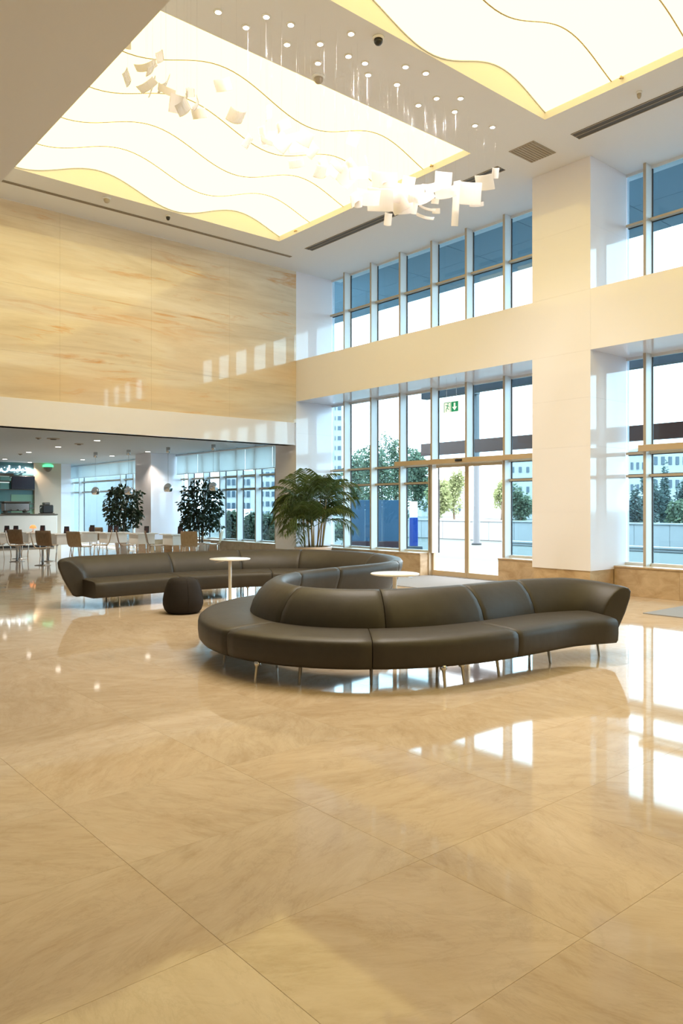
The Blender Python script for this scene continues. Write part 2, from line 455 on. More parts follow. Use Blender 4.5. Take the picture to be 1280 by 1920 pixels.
# ------------------------------------------------------------------ columns and beam
def column(y0, y1, z1, n, label):
    c = struct('column', label)
    zz = [.46] + [0]*0
    zs = [.44, 1.42, 2.52, 3.33, ZB0]
    if z1 > 5: zs += [ZB1, 6.2, HC]
    else: zs = [.44, 1.42, 2.52, z1]
    for a, b in zip(zs[:-1], zs[1:]):
        MB().box(XC, 12.50, y0, y1, a+.0007, b-.0007).build('panel', G['white_panel'], c)
    MB().box(XC+.006, 12.49, y0+.006, y1-.006, .44, z1-.002).build('core', G['white_panel'], c)
    pl = MB().box(XC+.015, 12.5, y0+.015, y1-.015, 0, .44).build('plinth', M_STONE, c)
    return c
column(6.94, 8.09, HC, 0, 'white glossy square column beside the sliding door')
column(YB, 15.93, HC, 0, 'white glossy corner column behind the palm')
column(22.94, 24.1, CZ, 0, 'white cafe column between the two indoor trees')
column(-1.06, .09, HC, 0, 'white glossy column nearest the hall entrance')
be = struct('beam', 'cream beam across the tall window wall')
for a, b in ((YR, -1.06), (.09, 6.94), (8.09, YB)):
    MB().box(XC+.002, 12.55, a+.0005, b-.0005, ZB0, ZB1).build('beam_panel', G['white_panel'], be)
S(MB().box(XC, 12.55, YR, -1.06, 0, HC).build('wall_right_near', G['white_paint']))

# ------------------------------------------------------------------ low stone walls under the glass
def low_wall(y0, y1, label, step=1.18, xs_=XS):
    r = struct('wall_low', label)
    n = max(1, round((y1-y0)/step)); d = (y1-y0)/n
    for i in range(n):
        MB().cbox(xs_, 12.45, y0+i*d+.001, y0+(i+1)*d-.001, 0, ZS-.03, .002).build('slab', M_STONE, r)
    MB().cbox(xs_-.015, 12.45, y0, y1, ZS-.03, ZS, .004).build('sill', M_STONE, r)
    return r
DY0, DY1 = 9.52, 11.50         # sliding door opening
low_wall(DY1+.03, YB, 'low travertine wall under the windows behind the palm')
low_wall(8.09, DY0-.10, 'short low travertine wall between sliding door and column')
low_wall(.09, 6.94, 'low travertine wall under the windows past the square column')
low_wall(15.93, 22.94, 'low travertine wall under the cafe windows')

# ------------------------------------------------------------------ windows
FIN = [14.34 - .98*k for k in range(-9, 17)]
def window(n, y0, y1, z0, z1, bars, label, skip=(None, None), glassmat=None, fins=None):
    root = struct('window_%d' % n, label)
    fins = fins or [y for y in FIN if y0+.1 < y < y1-.1]
    edges = [y0] + sorted(fins) + [y1]
    for y in fins:
        zlo = z0
        if skip[0] is not None and skip[0]+.2 < y < skip[1]-.2: zlo = skip[2]
        f = MB().cbox(XF, XG-.01, y-.027, y+.027, zlo, z1, .003).build('mullion', G['aluminium'], root)
        MB().box(XF-.004, XF+.001, y-.025, y+.025, zlo, z1).build('front_cap', G['alu_front'], f)
        MB().box(XG-.012, XG+.012, y-.043, y+.043, zlo, z1).build('gasket', G['gasket'], f)
    zs = [z0] + list(bars) + [z1]
    for a, b in zip(edges[:-1], edges[1:]):
        indoor = skip[0] is not None and a > skip[0]-.3 and b < skip[1]+.3
        for zb in bars:
            if indoor and zb < skip[2]: continue
            t = MB().cbox(XG-.10, XG-.012, a+.035, b-.035, zb-.022, zb+.022, .003).build('transom', G['alu_front'], root)
            MB().box(XG-.012, XG+.012, a+.035, b-.035, zb-.035, zb+.035).build('gasket', G['gasket'], t)
        for p, q in zip(zs[:-1], zs[1:]):
            if indoor and q <= skip[2]+.05: continue
            MB().box(XG-.005, XG+.005, a+.01, b-.01, p+.01, q-.01).build('pane', glassmat or M_TINT, root)
    fr = MB()
    if not (skip[0] is not None): fr.box(XG-.05, XG+.03, y0, y1, z0, z0+.045)
    else:
        fr.box(XG-.05, XG+.03, y0, skip[0]-.1, z0, z0+.045); fr.box(XG-.05, XG+.03, skip[1]+.03, y1, z0, z0+.045)
    fr.box(XG-.02, XG+.02, y0, y1, z1-.05, z1)
    fr.build('frame', G['aluminium'], root)
    return root
TOPZ = HC
window(1, 8.09, YB, ZB1, TOPZ, [6.39], 'upper row of tall windows above the beam')
window(2, 8.09, YB, ZS, ZB0, [2.04, 2.43], 'lower windows either side of the sliding door', skip=(DY0, DY1, 2.43))
window(3, .09, 6.94, ZB1, TOPZ, [6.39], 'upper windows past the square column')
w4 = window(4, .09, 6.94, ZS, ZB0, [2.04, 2.43], 'lower windows past the square column')
window(5, 15.93, 22.94, ZS, CZ, [2.04, 2.43], 'cafe windows behind the indoor tree next to the corner column')
window(6, 24.1, 32.6, .12, CZ, [2.13, 2.55], 'cafe windows behind the far indoor tree', fins=[25.3, 26.3, 27.4, 31.5])
MB().cbox(XF-.10, XF+.03, 2.2, 6.57, 2.44, 2.55, .006).build('door_header', G['header_metal'], w4)
# walls over and beyond the glass
S(MB().box(11.272, 11.67, 31.0, 32.6, 0, CZ).build('wall_cafe_far', G['white_panel']))

# ------------------------------------------------------------------ sliding door
dr = struct('door_1', 'two leaf glass sliding door open to daylight')
MB().cbox(XF-.14, XF+.02, DY0-1.0, DY1+.92, 2.425, 2.53, .008).build('header', G['header_metal'], dr)
MB().cbox(XF-.175, XF-.138, 10.40, 10.58, 2.455, 2.505, .01).build('sensor', G['black_plastic'], dr)
for a, b in ((DY0, (DY0+DY1)/2-.004), ((DY0+DY1)/2+.004, DY1)):
    lf = MB()
    lf.box(XG-.08, XG-.03, a, a+.05, .02, 2.43); lf.box(XG-.08, XG-.03, b-.05, b, .02, 2.43)
    lf.box(XG-.08, XG-.03, a+.05, b-.05, .02, .12); lf.box(XG-.08, XG-.03, a+.05, b-.05, 2.36, 2.43)
    leaf = lf.build('door_leaf', G['header_metal'], dr)
    MB().box(XG-.059, XG-.051, a+.04, b-.04, .11, 2.37).build('pane', M_CLEAR, leaf)
for y in (DY0-.09, DY1+.001):
    MB().box(XG-.17, XG+.05, y, y+.085 if y < DY0 else y+.03, 0, 2.43).build('jamb', G['alu_front'] if y > DY0 else G['aluminium'], dr)
MB().box(XG-.2, XG+.15, DY0, DY1, 0.0, .018).build('threshold', G['steel'], dr)

# ------------------------------------------------------------------ entrance mats
tag(MB().box(10.15, 12.2, 9.45, 11.6, 0.0005, .012).build('entrance_mat', M_MAT), 'grey entrance mat laid before the sliding door', 'mat')
tag(MB().box(10.15, 11.98, 2.2, 5.43, 0.0005, .012).build('entrance_mat', M_MAT), 'grey entrance mat by the low stone wall past the sofa end', 'mat')

# ------------------------------------------------------------------ S-shaped sofa
CP = [[4.1635,11.5477],[5.8159,11.6742],[7.1675,11.535],[8.1308,11.0715],[8.6154,10.2922],[8.6403,9.3597],[8.3057,8.4672],[7.7284,7.784],
      [6.9786,7.4279],[6.1608,7.3217],[5.4035,7.1892],[4.817,6.7754],[4.4396,6.1874],[4.371,5.5806],[4.6963,5.1518],[5.2581,4.9359],
      [5.9104,4.9203],[6.5329,4.9258],[7.0538,4.7277]]
def bspline(P, m=30):
    P = np.array(P); Q = np.vstack([2*P[0]-P[1], P, 2*P[-1]-P[-2]]); t = np.linspace(0, 1, m, endpoint=False)[:,None]; o = []
    for i in range(len(Q)-3):
        a, b, c, d = Q[i:i+4]
        o.append(((1-t)**3*a + (3*t**3-6*t**2+4)*b + (-3*t**3+3*t**2+3*t+1)*c + t**3*d)/6)
    return np.vstack(o)
path = bspline(CP)
i0 = int(np.argmax(path[:,0] > 4.47)); i1 = len(path)-1
while path[i1,0] > 7.0: i1 -= 1
path = path[i0:i1+1]
def resample(p, step):
    s = np.r_[0, np.cumsum(np.linalg.norm(np.diff(p, axis=0), axis=1))]
    n = max(2, int(round(s[-1]/step))+1); q = np.linspace(0, s[-1], n)
    return np.c_[np.interp(q, s, p[:,0]), np.interp(q, s, p[:,1])]
path = resample(path, .02)
def frames(p):
    T = np.gradient(p, axis=0); T /= np.linalg.norm(T, axis=1)[:,None]
    return T, np.stack([T[:,1], -T[:,0]], 1)
T, NR = frames(path)
NP = len(path)
def near(px, py, z=.747, off=0.0):
    best = None
    for i in range(0, NP, 2):
        q = path[i] + NR[i]*off
        x, y, d = project((q[0], q[1], z)); e = (x-px)**2 + (y-py)**2
        if best is None or e < best[0]: best = (e, i)
    return best[1]
back_seams = [near(311,1038), near(444,1033), near(566,1032), near(742,1056), near(631,1064.5), near(557,1070.5), near(570,1095), near(710,1102), near(862,1097), near(962,1089)]
back_seams = sorted(set(back_seams))
# a hidden joint where a module would be far too long
def fill(sm, lim):
    a = [0] + sm + [NP-1]; o = []
    for u, v in zip(a[:-1], a[1:]):
        k = max(1, math.ceil((v-u)*.02/lim))
        o += [u + (v-u)*j//k for j in range(1, k)] + [v]
    return sorted(set(o[:-1]))
back_seams = fill(back_seams, 2.3)
seat_seams = sorted({near(340,1080,.4,.838), near(426,1187,.4,.838), near(690,1205,.4,.838), near(971,1182.5,.4,.838)})
seat_seams = fill(seat_seams, 2.4)
sofa = thing('curved_sofa', 'long S-shaped taupe leather sofa on thin metal legs in mid hall', 'sofa', (6.3, 7.8, 0))
SO = Vector((6.3, 7.8, 0))
PB = [(.30,.17),(.318,.30),(.312,.43),(.285,.52),(.225,.62),(.155,.69),(.09,.733),(.03,.747),(-.025,.737),(-.055,.70),(-.045,.62),(.015,.45),(.09,.30),(.15,.19),(.19,.17)]
PS = [(.26,.19),(.30,.172),(.77,.165),(.812,.172),(.834,.20),(.842,.27),(.842,.345),(.833,.382),(.808,.404),(.72,.420),(.52,.428),(.32,.432),(.26,.42)]
def sweep(pts, nrm, prof, hf=None, lean=None, caps=True):
    """sweep a cross-section along plan points; the two ends are drawn in a little like a stuffed cushion"""
    cx_ = sum(o for o, z in prof)/len(prof); cz_ = sum(z for o, z in prof)/len(prof)
    def ring(i, sh, dt=0.0):
        p, n = pts[i], nrm[i]; t = np.array([-n[1], n[0]])
        h = hf[i] if hf is not None else 1.0; l = lean[i] if lean is not None else 1.0
        r = []
        for o, z in prof:
            dx, dz = o-cx_, z-cz_; dl = math.hypot(dx, dz)+1e-9; k = (dl-sh)/dl
            o2, z2 = cx_+dx*k, cz_+dz*k
            o2 *= l; z2 = .17 + (z2-.17)*h
            q = p + n*o2 + t*dt
            r.append((q[0]-SO.x, q[1]-SO.y, z2))
        return r
    R = []
    n = len(pts)
    if caps: R += [ring(0, .03, .001), ring(0, .008, .002), ring(0, .002, .006)]
    for i in range(1, n-1): R.append(ring(i, 0))
    if caps: R += [ring(n-1, .002, -.006), ring(n-1, .008, -.002), ring(n-1, .03, -.001)]
    else: R = [ring(0, 0)] + R + [ring(n-1, 0)]
    return MB().rings(R)
def sub(a, b):
    q = resample(path[a:b+1], .06); _, n = frames(q)
    # use the normals of the whole path at the ends so neighbours meet
    n[0] = NR[a]; n[-1] = NR[b]
    return q, n
bs = [0] + back_seams + [NP-1]
for k, (a, b) in enumerate(zip(bs[:-1], bs[1:])):
    q, n = sub(a, b)
    hf = np.ones(len(q)); lean = np.ones(len(q))
    def arc(p, t, sgn):
        r = .45 if sgn < 0 else .52; s = np.array([t[1], -t[0]]); c = p + s*r; o = []; nn = []
        for j in range(1, 13):
            th = math.radians(84 if sgn < 0 else 92)*j/12
            o.append(c - s*r*math.cos(th) + t*sgn*r*math.sin(th)); nn.append((c-o[-1])/r)
        return o, nn
    # stuffed crease of the upholstery fades in near the arms
    if k == 0:
        o, nn = arc(q[0], T[0], -1); o.reverse(); nn.reverse()
        e = np.linspace(1, 0, 12)**1.3
        q = np.vstack([o, q]); n = np.vstack([nn, n]); hf = np.r_[1-.05*e, hf]; lean = np.r_[1+.05*e, lean]
    if k == len(bs)-2:
        o, nn = arc(q[-1], T[-1], 1); e = np.linspace(0, 1, 12)**1.3
        q = np.vstack([q, o]); n = np.vstack([n, nn]); hf = np.r_[hf, 1-.12*e]; lean = np.r_[lean, 1-.05*e]
    sweep(q, n, PB, hf, lean).build('backrest', M_SOFA, sofa)
ss = [0] + seat_seams + [NP-1]
for k, (a, b) in enumerate(zip(ss[:-1], ss[1:])):
    q, n = sub(a, b)
    if k == 0: q = np.vstack([q[0]-T[0]*.16, q]); n = np.vstack([n[0], n])
    if k == len(ss)-2: q = np.vstack([q, q[-1]+T[-1]*.17]); n = np.vstack([n, n[-1]])
    sweep(q, n, PS).build('seat', M_SOFA, sofa)
def sofa_leg(x, y, dx=0, dy=0):
    m = MB()
    m.rings([[(x+dx*k+r*c_, y+dy*k+r*s_, z) for c_, s_ in ((1,0),(.7,.7),(0,1),(-.7,.7),(-1,0),(-.7,-.7),(0,-1),(.7,-.7))]
             for k, r, z in ((1,.011,0),(1,.012,.01),(.2,.015,.14),(0,.03,.150),(0,.03,.185))])
    m.v = [(a-SO.x, b-SO.y, c) for a, b, c in m.v]
    m.build('leg', G['steel'], sofa)
for px, py in ((419,1251),(478,1281),(561,1284),(696,1284),(834,1290),(870,1284),(935,1268),(1031,1243),(1123,1230)):
    p = at_z(px, py, 0)
    i = min(range(0, NP, 2), key=lambda i: (path[i][0]+NR[i][0]*.7-p.x)**2 + (path[i][1]+NR[i][1]*.7-p.y)**2)
    d = path[i]-np.array([p.x, p.y]); d /= np.linalg.norm(d)
    sofa_leg(p.x+d[0]*.03, p.y+d[1]*.03, -d[0]*.03, -d[1]*.03)
for i in range(15, NP-10, 62):
    for o in (.70, .28):
        q = path[i] + NR[i]*o
        if o == .70 and project((q[0], q[1], 0))[1] > 1225: continue
        sofa_leg(q[0], q[1])

# ------------------------------------------------------------------ pouf
p = at_z(337, 1153, 0); p += Vector((FW.x, FW.y, 0))*.22
pf = thing('pouf', 'dark rounded pouf on the marble in front of the far sofa seats', 'pouf', (p.x, p.y, 0))
prof = [(.16,0),(.225,.015),(.262,.06),(.283,.13),(.283,.20),(.268,.29),(.245,.37),(.222,.43),(.20,.47),(.165,.492),(.09,.502),(.0,.504)]
MB().lathe(prof[:-1]+[(.004,.504)], n=40).build('pouf_body', M_POUF, pf)
m = MB()
for a in range(6):
    an = a*PI/3+.3
    m.tube([((r+.001)*math.cos(an), (r+.001)*math.sin(an), z) for r, z in prof[1:-1]], .003, 5)
m.build('piping', M_POUF, pf)

# ------------------------------------------------------------------ side tables
def side_table(x, y, r, label, ang):
    t = thing('side_table', label, 'table', (x, y, 0))
    MB().lathe([(r-.012,.700),(r,.706),(r,.716),(r-.006,.72),(.01,.72)], n=48).build('tabletop', G['white_lacquer'], t)
    MB().lathe([(.03,.012),(.028,.02),(.026,.30),(.026,.7)], n=20).build('column_post', G['white_lacquer'], t)
    MB().lathe([(.19,.0),(.19,.008),(.17,.014),(.03,.016)], n=40).build('base_plate', G['white_lacquer'], t)
    c, s = math.cos(ang), math.sin(ang)
    MB().tube([(c*.025, s*.025, .695), (c*.10, s*.10, .68), (c*.22, s*.22, .658)], .006, 6).build('lever', G['steel'], t)
pa = at_z(431, 1047, .72); side_table(pa.x, pa.y, .31, 'round white pedestal table in front of the long far sofa seat', PI-YAW+.1)
pb = at_z(740, 1074.5, .72); side_table(pb.x, pb.y, .29, 'round white pedestal table inside the curled back of the sofa', -YAW+.3)

# ------------------------------------------------------------------ ceiling fittings
def slot(x0, x1, y0, y1, label):
    t = thing('air_slot', label, 'vent', ((x0+x1)/2, (y0+y1)/2, HC-.012))
    hx, hy = (x1-x0)/2, (y1-y0)/2
    MB().box(-hx, hx, -hy, hy, 0.006, .011).build('slot_recess', G['slot_black'], t)
    long_y = hy > hx
    for k in (-1, 0, 1):
        m = MB()
        if long_y: m.box(k*hx*.92-.006, k*hx*.92+.006, -hy, hy, 0, .008)
        else: m.box(-hx, hx, k*hy*.92-.006, k*hy*.92+.006, 0, .008)
        m.build('slot_blade', G['grille_metal'], t)
slot(3.5, 10.50, 14.19, 14.27, 'long thin air slot in the ceiling along the top of the onyx wall')
slot(10.40, 10.62, 8.18, 13.58, 'dark air slot in the ceiling behind the hanging sheets')
slot(10.38, 10.62, .6, 6.74, 'dark air slot in the ceiling beyond the square grille')
t = thing('ceiling_grille', 'square louvred air grille in the ceiling next to the column top', 'vent', (10.42, 7.48, HC-.014))
MB().box(-.31, .31, -.24, .24, .004, .013).build('grille_plate', G['grille_metal'], t)
for k in range(9): MB().box(-.29, .29, -.21+k*.0525-.008, -.21+k*.0525+.008, -.006, .004).build('grille_blade', G['grille_metal'], t)
dots = [(409,22),(461,51),(499,31),(545,46),(538,83),(600,82),(596,118),(658,63),(653,105),(684,118),(690,140),(760,125),(798,137),(744,158),(818,184),(784,197),(863,184),(852,209),(890,235),(923,238)]
spot0 = None
lamp_d = bpy.data.lights.new('spot_lamp', 'SPOT'); lamp_d.energy = SPOT_W; lamp_d.color = SPOT_C
lamp_d.spot_size = math.radians(110); lamp_d.spot_blend = 0.8; lamp_d.shadow_soft_size = 0.03
ORD = 'first second third fourth fifth sixth seventh eighth ninth tenth eleventh twelfth thirteenth fourteenth fifteenth sixteenth seventeenth eighteenth nineteenth twentieth'.split()
dots.sort(key=lambda d: d[0])
for kk, (px, py) in enumerate(dots):
    p = at_z(px, py, HC-.005); lb = 'tiny ceiling spotlight, %s along the strip counted from the gallery soffit' % ORD[kk]
    if spot0 is None:
        spot0 = thing('ceiling_spotlight', lb, 'spotlight', p, 0, 'spotlights scattered over the ceiling strip')
        MB().lathe([(.036,-.010),(.052,-.006),(.054,.004)], n=20).build('trim_ring', G['white_lacquer'], spot0)
        MB().lathe([(.001,-.013),(.030,-.012),(.036,-.010)], n=20).build('lens', M_BULB, spot0)
        link('spot_lamp', lamp_d, spot0, (0,0,-.03))
    else:
        s_ = copy_tree(spot0); s_.location = p; s_['label'] = lb
def detector(px, py, name, label, cat, r, dark):
    p = at_z(px, py, HC)
    t = thing(name, label, cat, (p.x, p.y, HC))
    MB().lathe([(r,0),(r,-.02),(r*.85,-.03),(.01,-.032)], n=24).build('housing', G['ceiling_paint'] if not dark else G['white_lacquer'], t)
    d = [(r*.75,-.028),(r*.7,-.065),(r*.45,-.09),(.005,-.1)]
    MB().lathe(d, n=24).build('dome', G['black_plastic'] if dark else G['grille_metal'], t)
detector(709, 70, 'dome_camera', 'black dome camera on the ceiling strip beside the spotlights', 'camera', .075, True)
detector(597, 143, 'smoke_detector', 'beige smoke detector on the ceiling strip at the edge of the big membrane', 'detector', .085, False)
detector(315, 404, 'dome_camera', 'small black dome camera between membrane and slot above the onyx wall', 'camera', .055, True)
detector(200, 371, 'smoke_detector', 'flat pale smoke detector between membrane and slot above the onyx wall', 'detector', .075, False)
detector(1198, 172, 'sprinkler', 'small pale sprinkler rose on the ceiling by the long slot', 'sprinkler', .04, False)
for px, py, lb in ((1167,146,'small brass sprinkler on the cream cove side above the square column'), (811,311,'small brass sprinkler on the cove side over the hanging sheets'), (556,433,'small brass sprinkler on the cove side nearest the onyx wall')):
    p = at_x(px, py, 9.699)
    t = thing('sprinkler', lb, 'sprinkler', p)
    MB().tube([(0,0,0), (-.05,0,0)], .016, 10).build('sprinkler_pipe', G['header_metal'], t)
    MB().lathe([(.004,-.03),(.02,-.03),(.024,-.025),(.004,-.02)], c=(-.055,0,0), n=12).build('deflector', G['header_metal'], t)
    MB().tube([(-.055,0,0), (-.055,0,-.03)], .006, 6).build('sprinkler_stem', G['header_metal'], t)

# ------------------------------------------------------------------ hanging sculpture of curled sheets
YS = 7.45
rnd = random.Random(11)
sc = thing('hanging_sculpture', 'hanging drift of curled white sheets on fine wires under the ceiling strip', 'sculpture', (6.5, YS, HC))
def flake(px, py, wpx, hpx, curl, roll, dy=0.0, turn=None):
    p = at_y(px, py, YS+dy); D = project(p)[2]; w_, h_ = wpx*D/1424.5, hpx*D/1424.5
    n = 10; R = []
    for i in range(n+1):
        u = (i/n-.5); a = u*curl
        x = (math.sin(a)/curl if abs(curl) > .01 else u)*w_; y = ((math.cos(a)-1)/curl if abs(curl) > .01 else 0)*w_
        sk = 1 + .10*math.sin(px*1.7) * u * 2
        R.append([(x, y-.004, h_*.5*sk), (x, y-.004, -h_*.5), (x, y+.004, -h_*.5), (x, y+.004, h_*.5*sk)])
    yaw = -YAW + (turn if turn is not None else rnd.uniform(-.5, .5))
    M = Matrix.Translation(p) @ Matrix.Rotation(yaw, 4, 'Z') @ Matrix.Rotation(roll, 4, 'Y') @ Matrix.Rotation(rnd.uniform(-.5, .5), 4, 'X')
    m = MB().rings([[M @ Vector(q) for q in r] for r in R], smooth=False)
    o = Vector((6.5, YS, HC)); m.v = [tuple(Vector(q)-o) for q in m.v]
    f = m.build('sheet', M_FLAKE, sc)
    top = p - o
    MB().tube([(top.x, top.y, top.z+h_*.2), (top.x, top.y, 0)], .0005, 3).build('wire', G['steel'], f)
# the sheets that show against the pale ceiling, read off one by one
for a in [(928,325,11,16,1.2,.1),(907,343,30,24,.8,-.15),(878,363,38,34,.5,.05),(893,384,22,7,1.0,.0),(854,382,11,66,1.0,.0),(835,362,32,20,.8,-.1),
          (831,338,26,24,.6,.1),(812,352,30,18,1.0,-.3),(815,377,12,8,.8,.0),(817,396,12,8,.8,.0),(796,372,30,22,.9,-.4),(800,392,26,5,.8,.3),(797,408,28,5,.9,.3),
          (775,365,34,30,.7,.0),(765,345,20,22,.6,.2),(757,392,30,16,1.4,-.1),(745,378,28,34,.7,-.5),(727,412,12,22,1.2,.1),(733,360,34,28,.8,.1),
          (712,375,40,34,.5,-.05),(690,372,36,28,.7,.1),(672,380,12,22,1.0,.0),(720,338,40,26,.6,.0),(772,385,18,28,1.0,.2)]:
    x_, y_, w_, h_, c_, r_ = a; flake(x_, y_, w_*1.25, h_*1.2, c_, r_, 0.0, rnd.uniform(-.25, .25))
for k in range(38):
    u = rnd.random(); px = 235 + u*460; cy = 120 + 205*min(1, u*1.15) + rnd.gauss(0, 26)
    flake(px + rnd.uniform(-10,10), cy, rnd.uniform(16, 44), rnd.uniform(10, 34), rnd.uniform(.4, 1.5), rnd.uniform(-.8, .8), rnd.uniform(-.35,.35), rnd.uniform(-1.2, 1.2))

# ------------------------------------------------------------------ exit sign hung under the beam
p = at_z(846, 710, ZB0); D = project(p)[2]
es = thing('exit_sign', 'green and white exit sign hung on two rods above the sliding door', 'sign', (p.x, p.y, ZB0))
zc = at_x(846, 763, p.x).z - ZB0
MB().box(-.012, .012, -.20, .20, zc-.11, zc+.11).build('sign_plate', G['sign_white'], es)
yy = lambda v: -v     # seen from the hall, +Y is to the left
MB().box(-.0145, -.0121, -.19, -.005, zc-.10, zc+.10).build('sign_field', G['sign_green'], es)
m = MB(); ay = -.0975
m.add([(-.0155, ay-.022, zc+.075), (-.0155, ay+.022, zc+.075), (-.0155, ay+.022, zc-.005), (-.0155, ay-.022, zc-.005),
       (-.0155, ay-.065, zc-.005), (-.0155, ay+.065, zc-.005), (-.0155, ay, zc-.078)], [(0,1,2,3), (4,5,6)])
m.build('arrow', G['sign_white'], es)
m = MB()   # the running figure in its doorway, green on white
m.box(-.0145, -.0121, .010, .022, zc-.10, zc+.10); m.box(-.0145, -.0121, .175, .187, zc-.10, zc+.10); m.box(-.0145, -.0121, .022, .175, zc+.088, zc+.10)
m.lathe([(.016,0),(.016,.002)], n=10) if False else None
for pts in ([(.085,.045),(.10,-.01)], [(.085,.04),(.055,.015),(.06,-.01)], [(.088,.04),(.125,.03),(.14,.05)], [(.10,-.01),(.075,-.04),(.05,-.045)], [(.10,-.01),(.13,-.04),(.125,-.085)]):
    m.tube([(-.0135, a, zc+b) for a, b in pts], .0085, 6)
m.tube([(-.0135, .078, zc+.058), (-.0135, .078, zc+.080)], .013, 8)
m.build('running_figure', G['sign_green'], es)
for y in (-.13, .13): MB().tube([(0, y, zc+.11), (0, y, 0)], .004, 6).build('hanging_rod', G['steel'], es)

# ------------------------------------------------------------------ palm by the corner column
rnd = random.Random(5)
pp = Vector((10.55, 13.45, 0))
PX = project((pp.x, pp.y, .6)); 
palm = thing('potted_palm', 'tall feathery palm in a round pale planter by the corner column', 'plant', pp)
MB().lathe([(.30,0),(.32,.02),(.41,.56),(.43,.60),(.425,.62),(.39,.62),(.38,.58),(.01,.57)], n=40).build('planter', G['planter_glaze'], palm)
MB().lathe([(.385,.575),(.3,.59),(.01,.6)], n=24).build('soil', G['soil'], palm)
canes = []
for k in range(13):
    a = rnd.uniform(0, 2*PI); r = rnd.uniform(.03, .27); b = Vector((r*math.cos(a), r*math.sin(a), .59))
    hgt = rnd.uniform(.40, 1.15); tip = b + Vector((math.cos(a)*.10, math.sin(a)*.10, hgt))
    MB().tube([b, (b+tip)/2+Vector((0,0,.02)), tip], [.019, .016, .011], 7).build('cane', G['cane'], palm)
    canes.append((tip, a))
def frond(base, az, el, ln, droop, parent):
    m = MB(); pts = []; n = 22; p_ = Vector(base); e = el
    d = Vector((math.cos(az), math.sin(az), 0))
    for i in range(n+1):
        pts.append(p_.copy()); e -= droop/n*(0.5+1.2*i/n)
        p_ = p_ + (d*math.cos(e) + Vector((0,0,1))*math.sin(e))*(ln/n)
    m.tube(pts, [.008*(1-i/(n+6)) for i in range(n+1)], 5)
    side = d.cross(Vector((0,0,1)))
    for i in range(5, n+1):
        for q in range(2 if i % 2 else 1):
            f = i/n; t = (pts[min(i+1, n)]-pts[i-1]).normalized(); o = pts[i-1].lerp(pts[i], q*.5)
            up = side.cross(t)
            L_ = (.40*math.sin(PI*min(1, .16+f*.78))+.06)*ln
            for s in (-1, 1):
                dr_ = (t*.75 + side*s*.85 + up*.18).normalized()
                w_ = t*.011 + up*.004
                mid = o + dr_*L_*.5 + Vector((0,0,-.02*L_)); tp = o + dr_*L_*.95 + Vector((0,0,-.34*L_*(1+rnd.random()*.7)))
                m.add([o-w_*.4, o+w_*.4, mid+w_, tp, mid-w_], [(0,1,2,4), (2,3,4)])
    m.build('frond', M_PALM, parent)
for k in range(66):
    tip, a = canes[k % len(canes)]
    az = a + rnd.uniform(-1.0, 1.0) if k < 28 else rnd.uniform(0, 2*PI)
    el = rnd.uniform(.45, 1.5)
    frond(tip, az, el, rnd.uniform(.85, 1.22)*(1.0 if el < 1.2 else .85), rnd.uniform(.8, 2.3), palm)

# ------------------------------------------------------------------ indoor trees in the cafe
def leaf_cloud(m, c, rx, ry, rz, n, s, rnd, droop=.4, shell=.35, keep=None):
    for k in range(n):
        while True:
            v = Vector((rnd.uniform(-1,1), rnd.uniform(-1,1), rnd.uniform(-1,1)))
            if shell < v.length < 1 and (keep is None or keep(v)): break
        o = Vector(c) + Vector((v.x*rx, v.y*ry, v.z*rz))
        d = Vector((v.x + rnd.gauss(0,.5), v.y + rnd.gauss(0,.5), rnd.gauss(-droop,.35))).normalized()
        u = d.cross(Vector((rnd.gauss(0,1), rnd.gauss(0,1), rnd.gauss(0,1)))).normalized()
        l_ = s*rnd.uniform(.7, 1.3); b = u*l_*.27
        m.add([o, o+d*l_*.45+b, o+d*l_, o+d*l_*.45-b], [(0,1,2,3)])
def ficus(x, y, label, seed, top, rw):
    r = random.Random(seed)
    t = thing('potted_ficus', label, 'plant', (x, y, 0))
    MB().lathe([(.20,0),(.26,.42),(.28,.45),(.25,.45),(.01,.42)], n=28).build('planter', G['planter_glaze'], t)
    MB().lathe([(.25,.43),(.01,.44)], n=20).build('soil', G['soil'], t)
    for k in range(3):
        a = k*2.1; MB().tube([(.05*math.cos(a), .05*math.sin(a), .42), (.07*math.cos(a+1), .07*math.sin(a+1), .9), (.22*math.cos(a+.6), .22*math.sin(a+.6), top-.5)], [.022,.018,.008], 7).build('trunk', G['bark'], t)
    m = MB(); h = (top-.62)/2
    leaf_cloud(m, (0,0,.66+h), rw, rw, h, 950, .13, r, .6, .2)
    for k in range(14):
        a = r.uniform(0, 2*PI); z = r.uniform(.9, top-.25); q = rw*r.uniform(.6, .95)
        leaf_cloud(m, (q*math.cos(a), q*math.sin(a), z), .22, .22, .20, 60, .12, r, .8, 0)
    c = m.build('crown', M_FICUS, t); c['kind'] = 'stuff'
ficus(11.5, 20.1, 'dark bushy indoor tree next to the corner column windows', 3, 2.36, .58)
ficus(10.46, 23.3, 'dark bushy indoor tree before the far cafe column', 4, 2.26, .60)

# ------------------------------------------------------------------ cafe shell
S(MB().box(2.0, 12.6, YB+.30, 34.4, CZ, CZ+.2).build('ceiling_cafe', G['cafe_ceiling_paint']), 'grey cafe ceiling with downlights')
S(MB().box(1.8, 2.0, YB, 34.4, 0, CZ+.2).build('wall_cafe_left', G['white_paint']))
S(MB().box(1.8, 12.6, 32.6, 34.4, 0, CZ+.2).build('wall_cafe_end', G['white_paint']))
S(MB().box(10.22, 11.27, 31.0, 32.6, 0, CZ).build('wall_cafe_pier', mat('cream_paint', (.60,.48,.37), .5)), 'cream pier behind the bar')
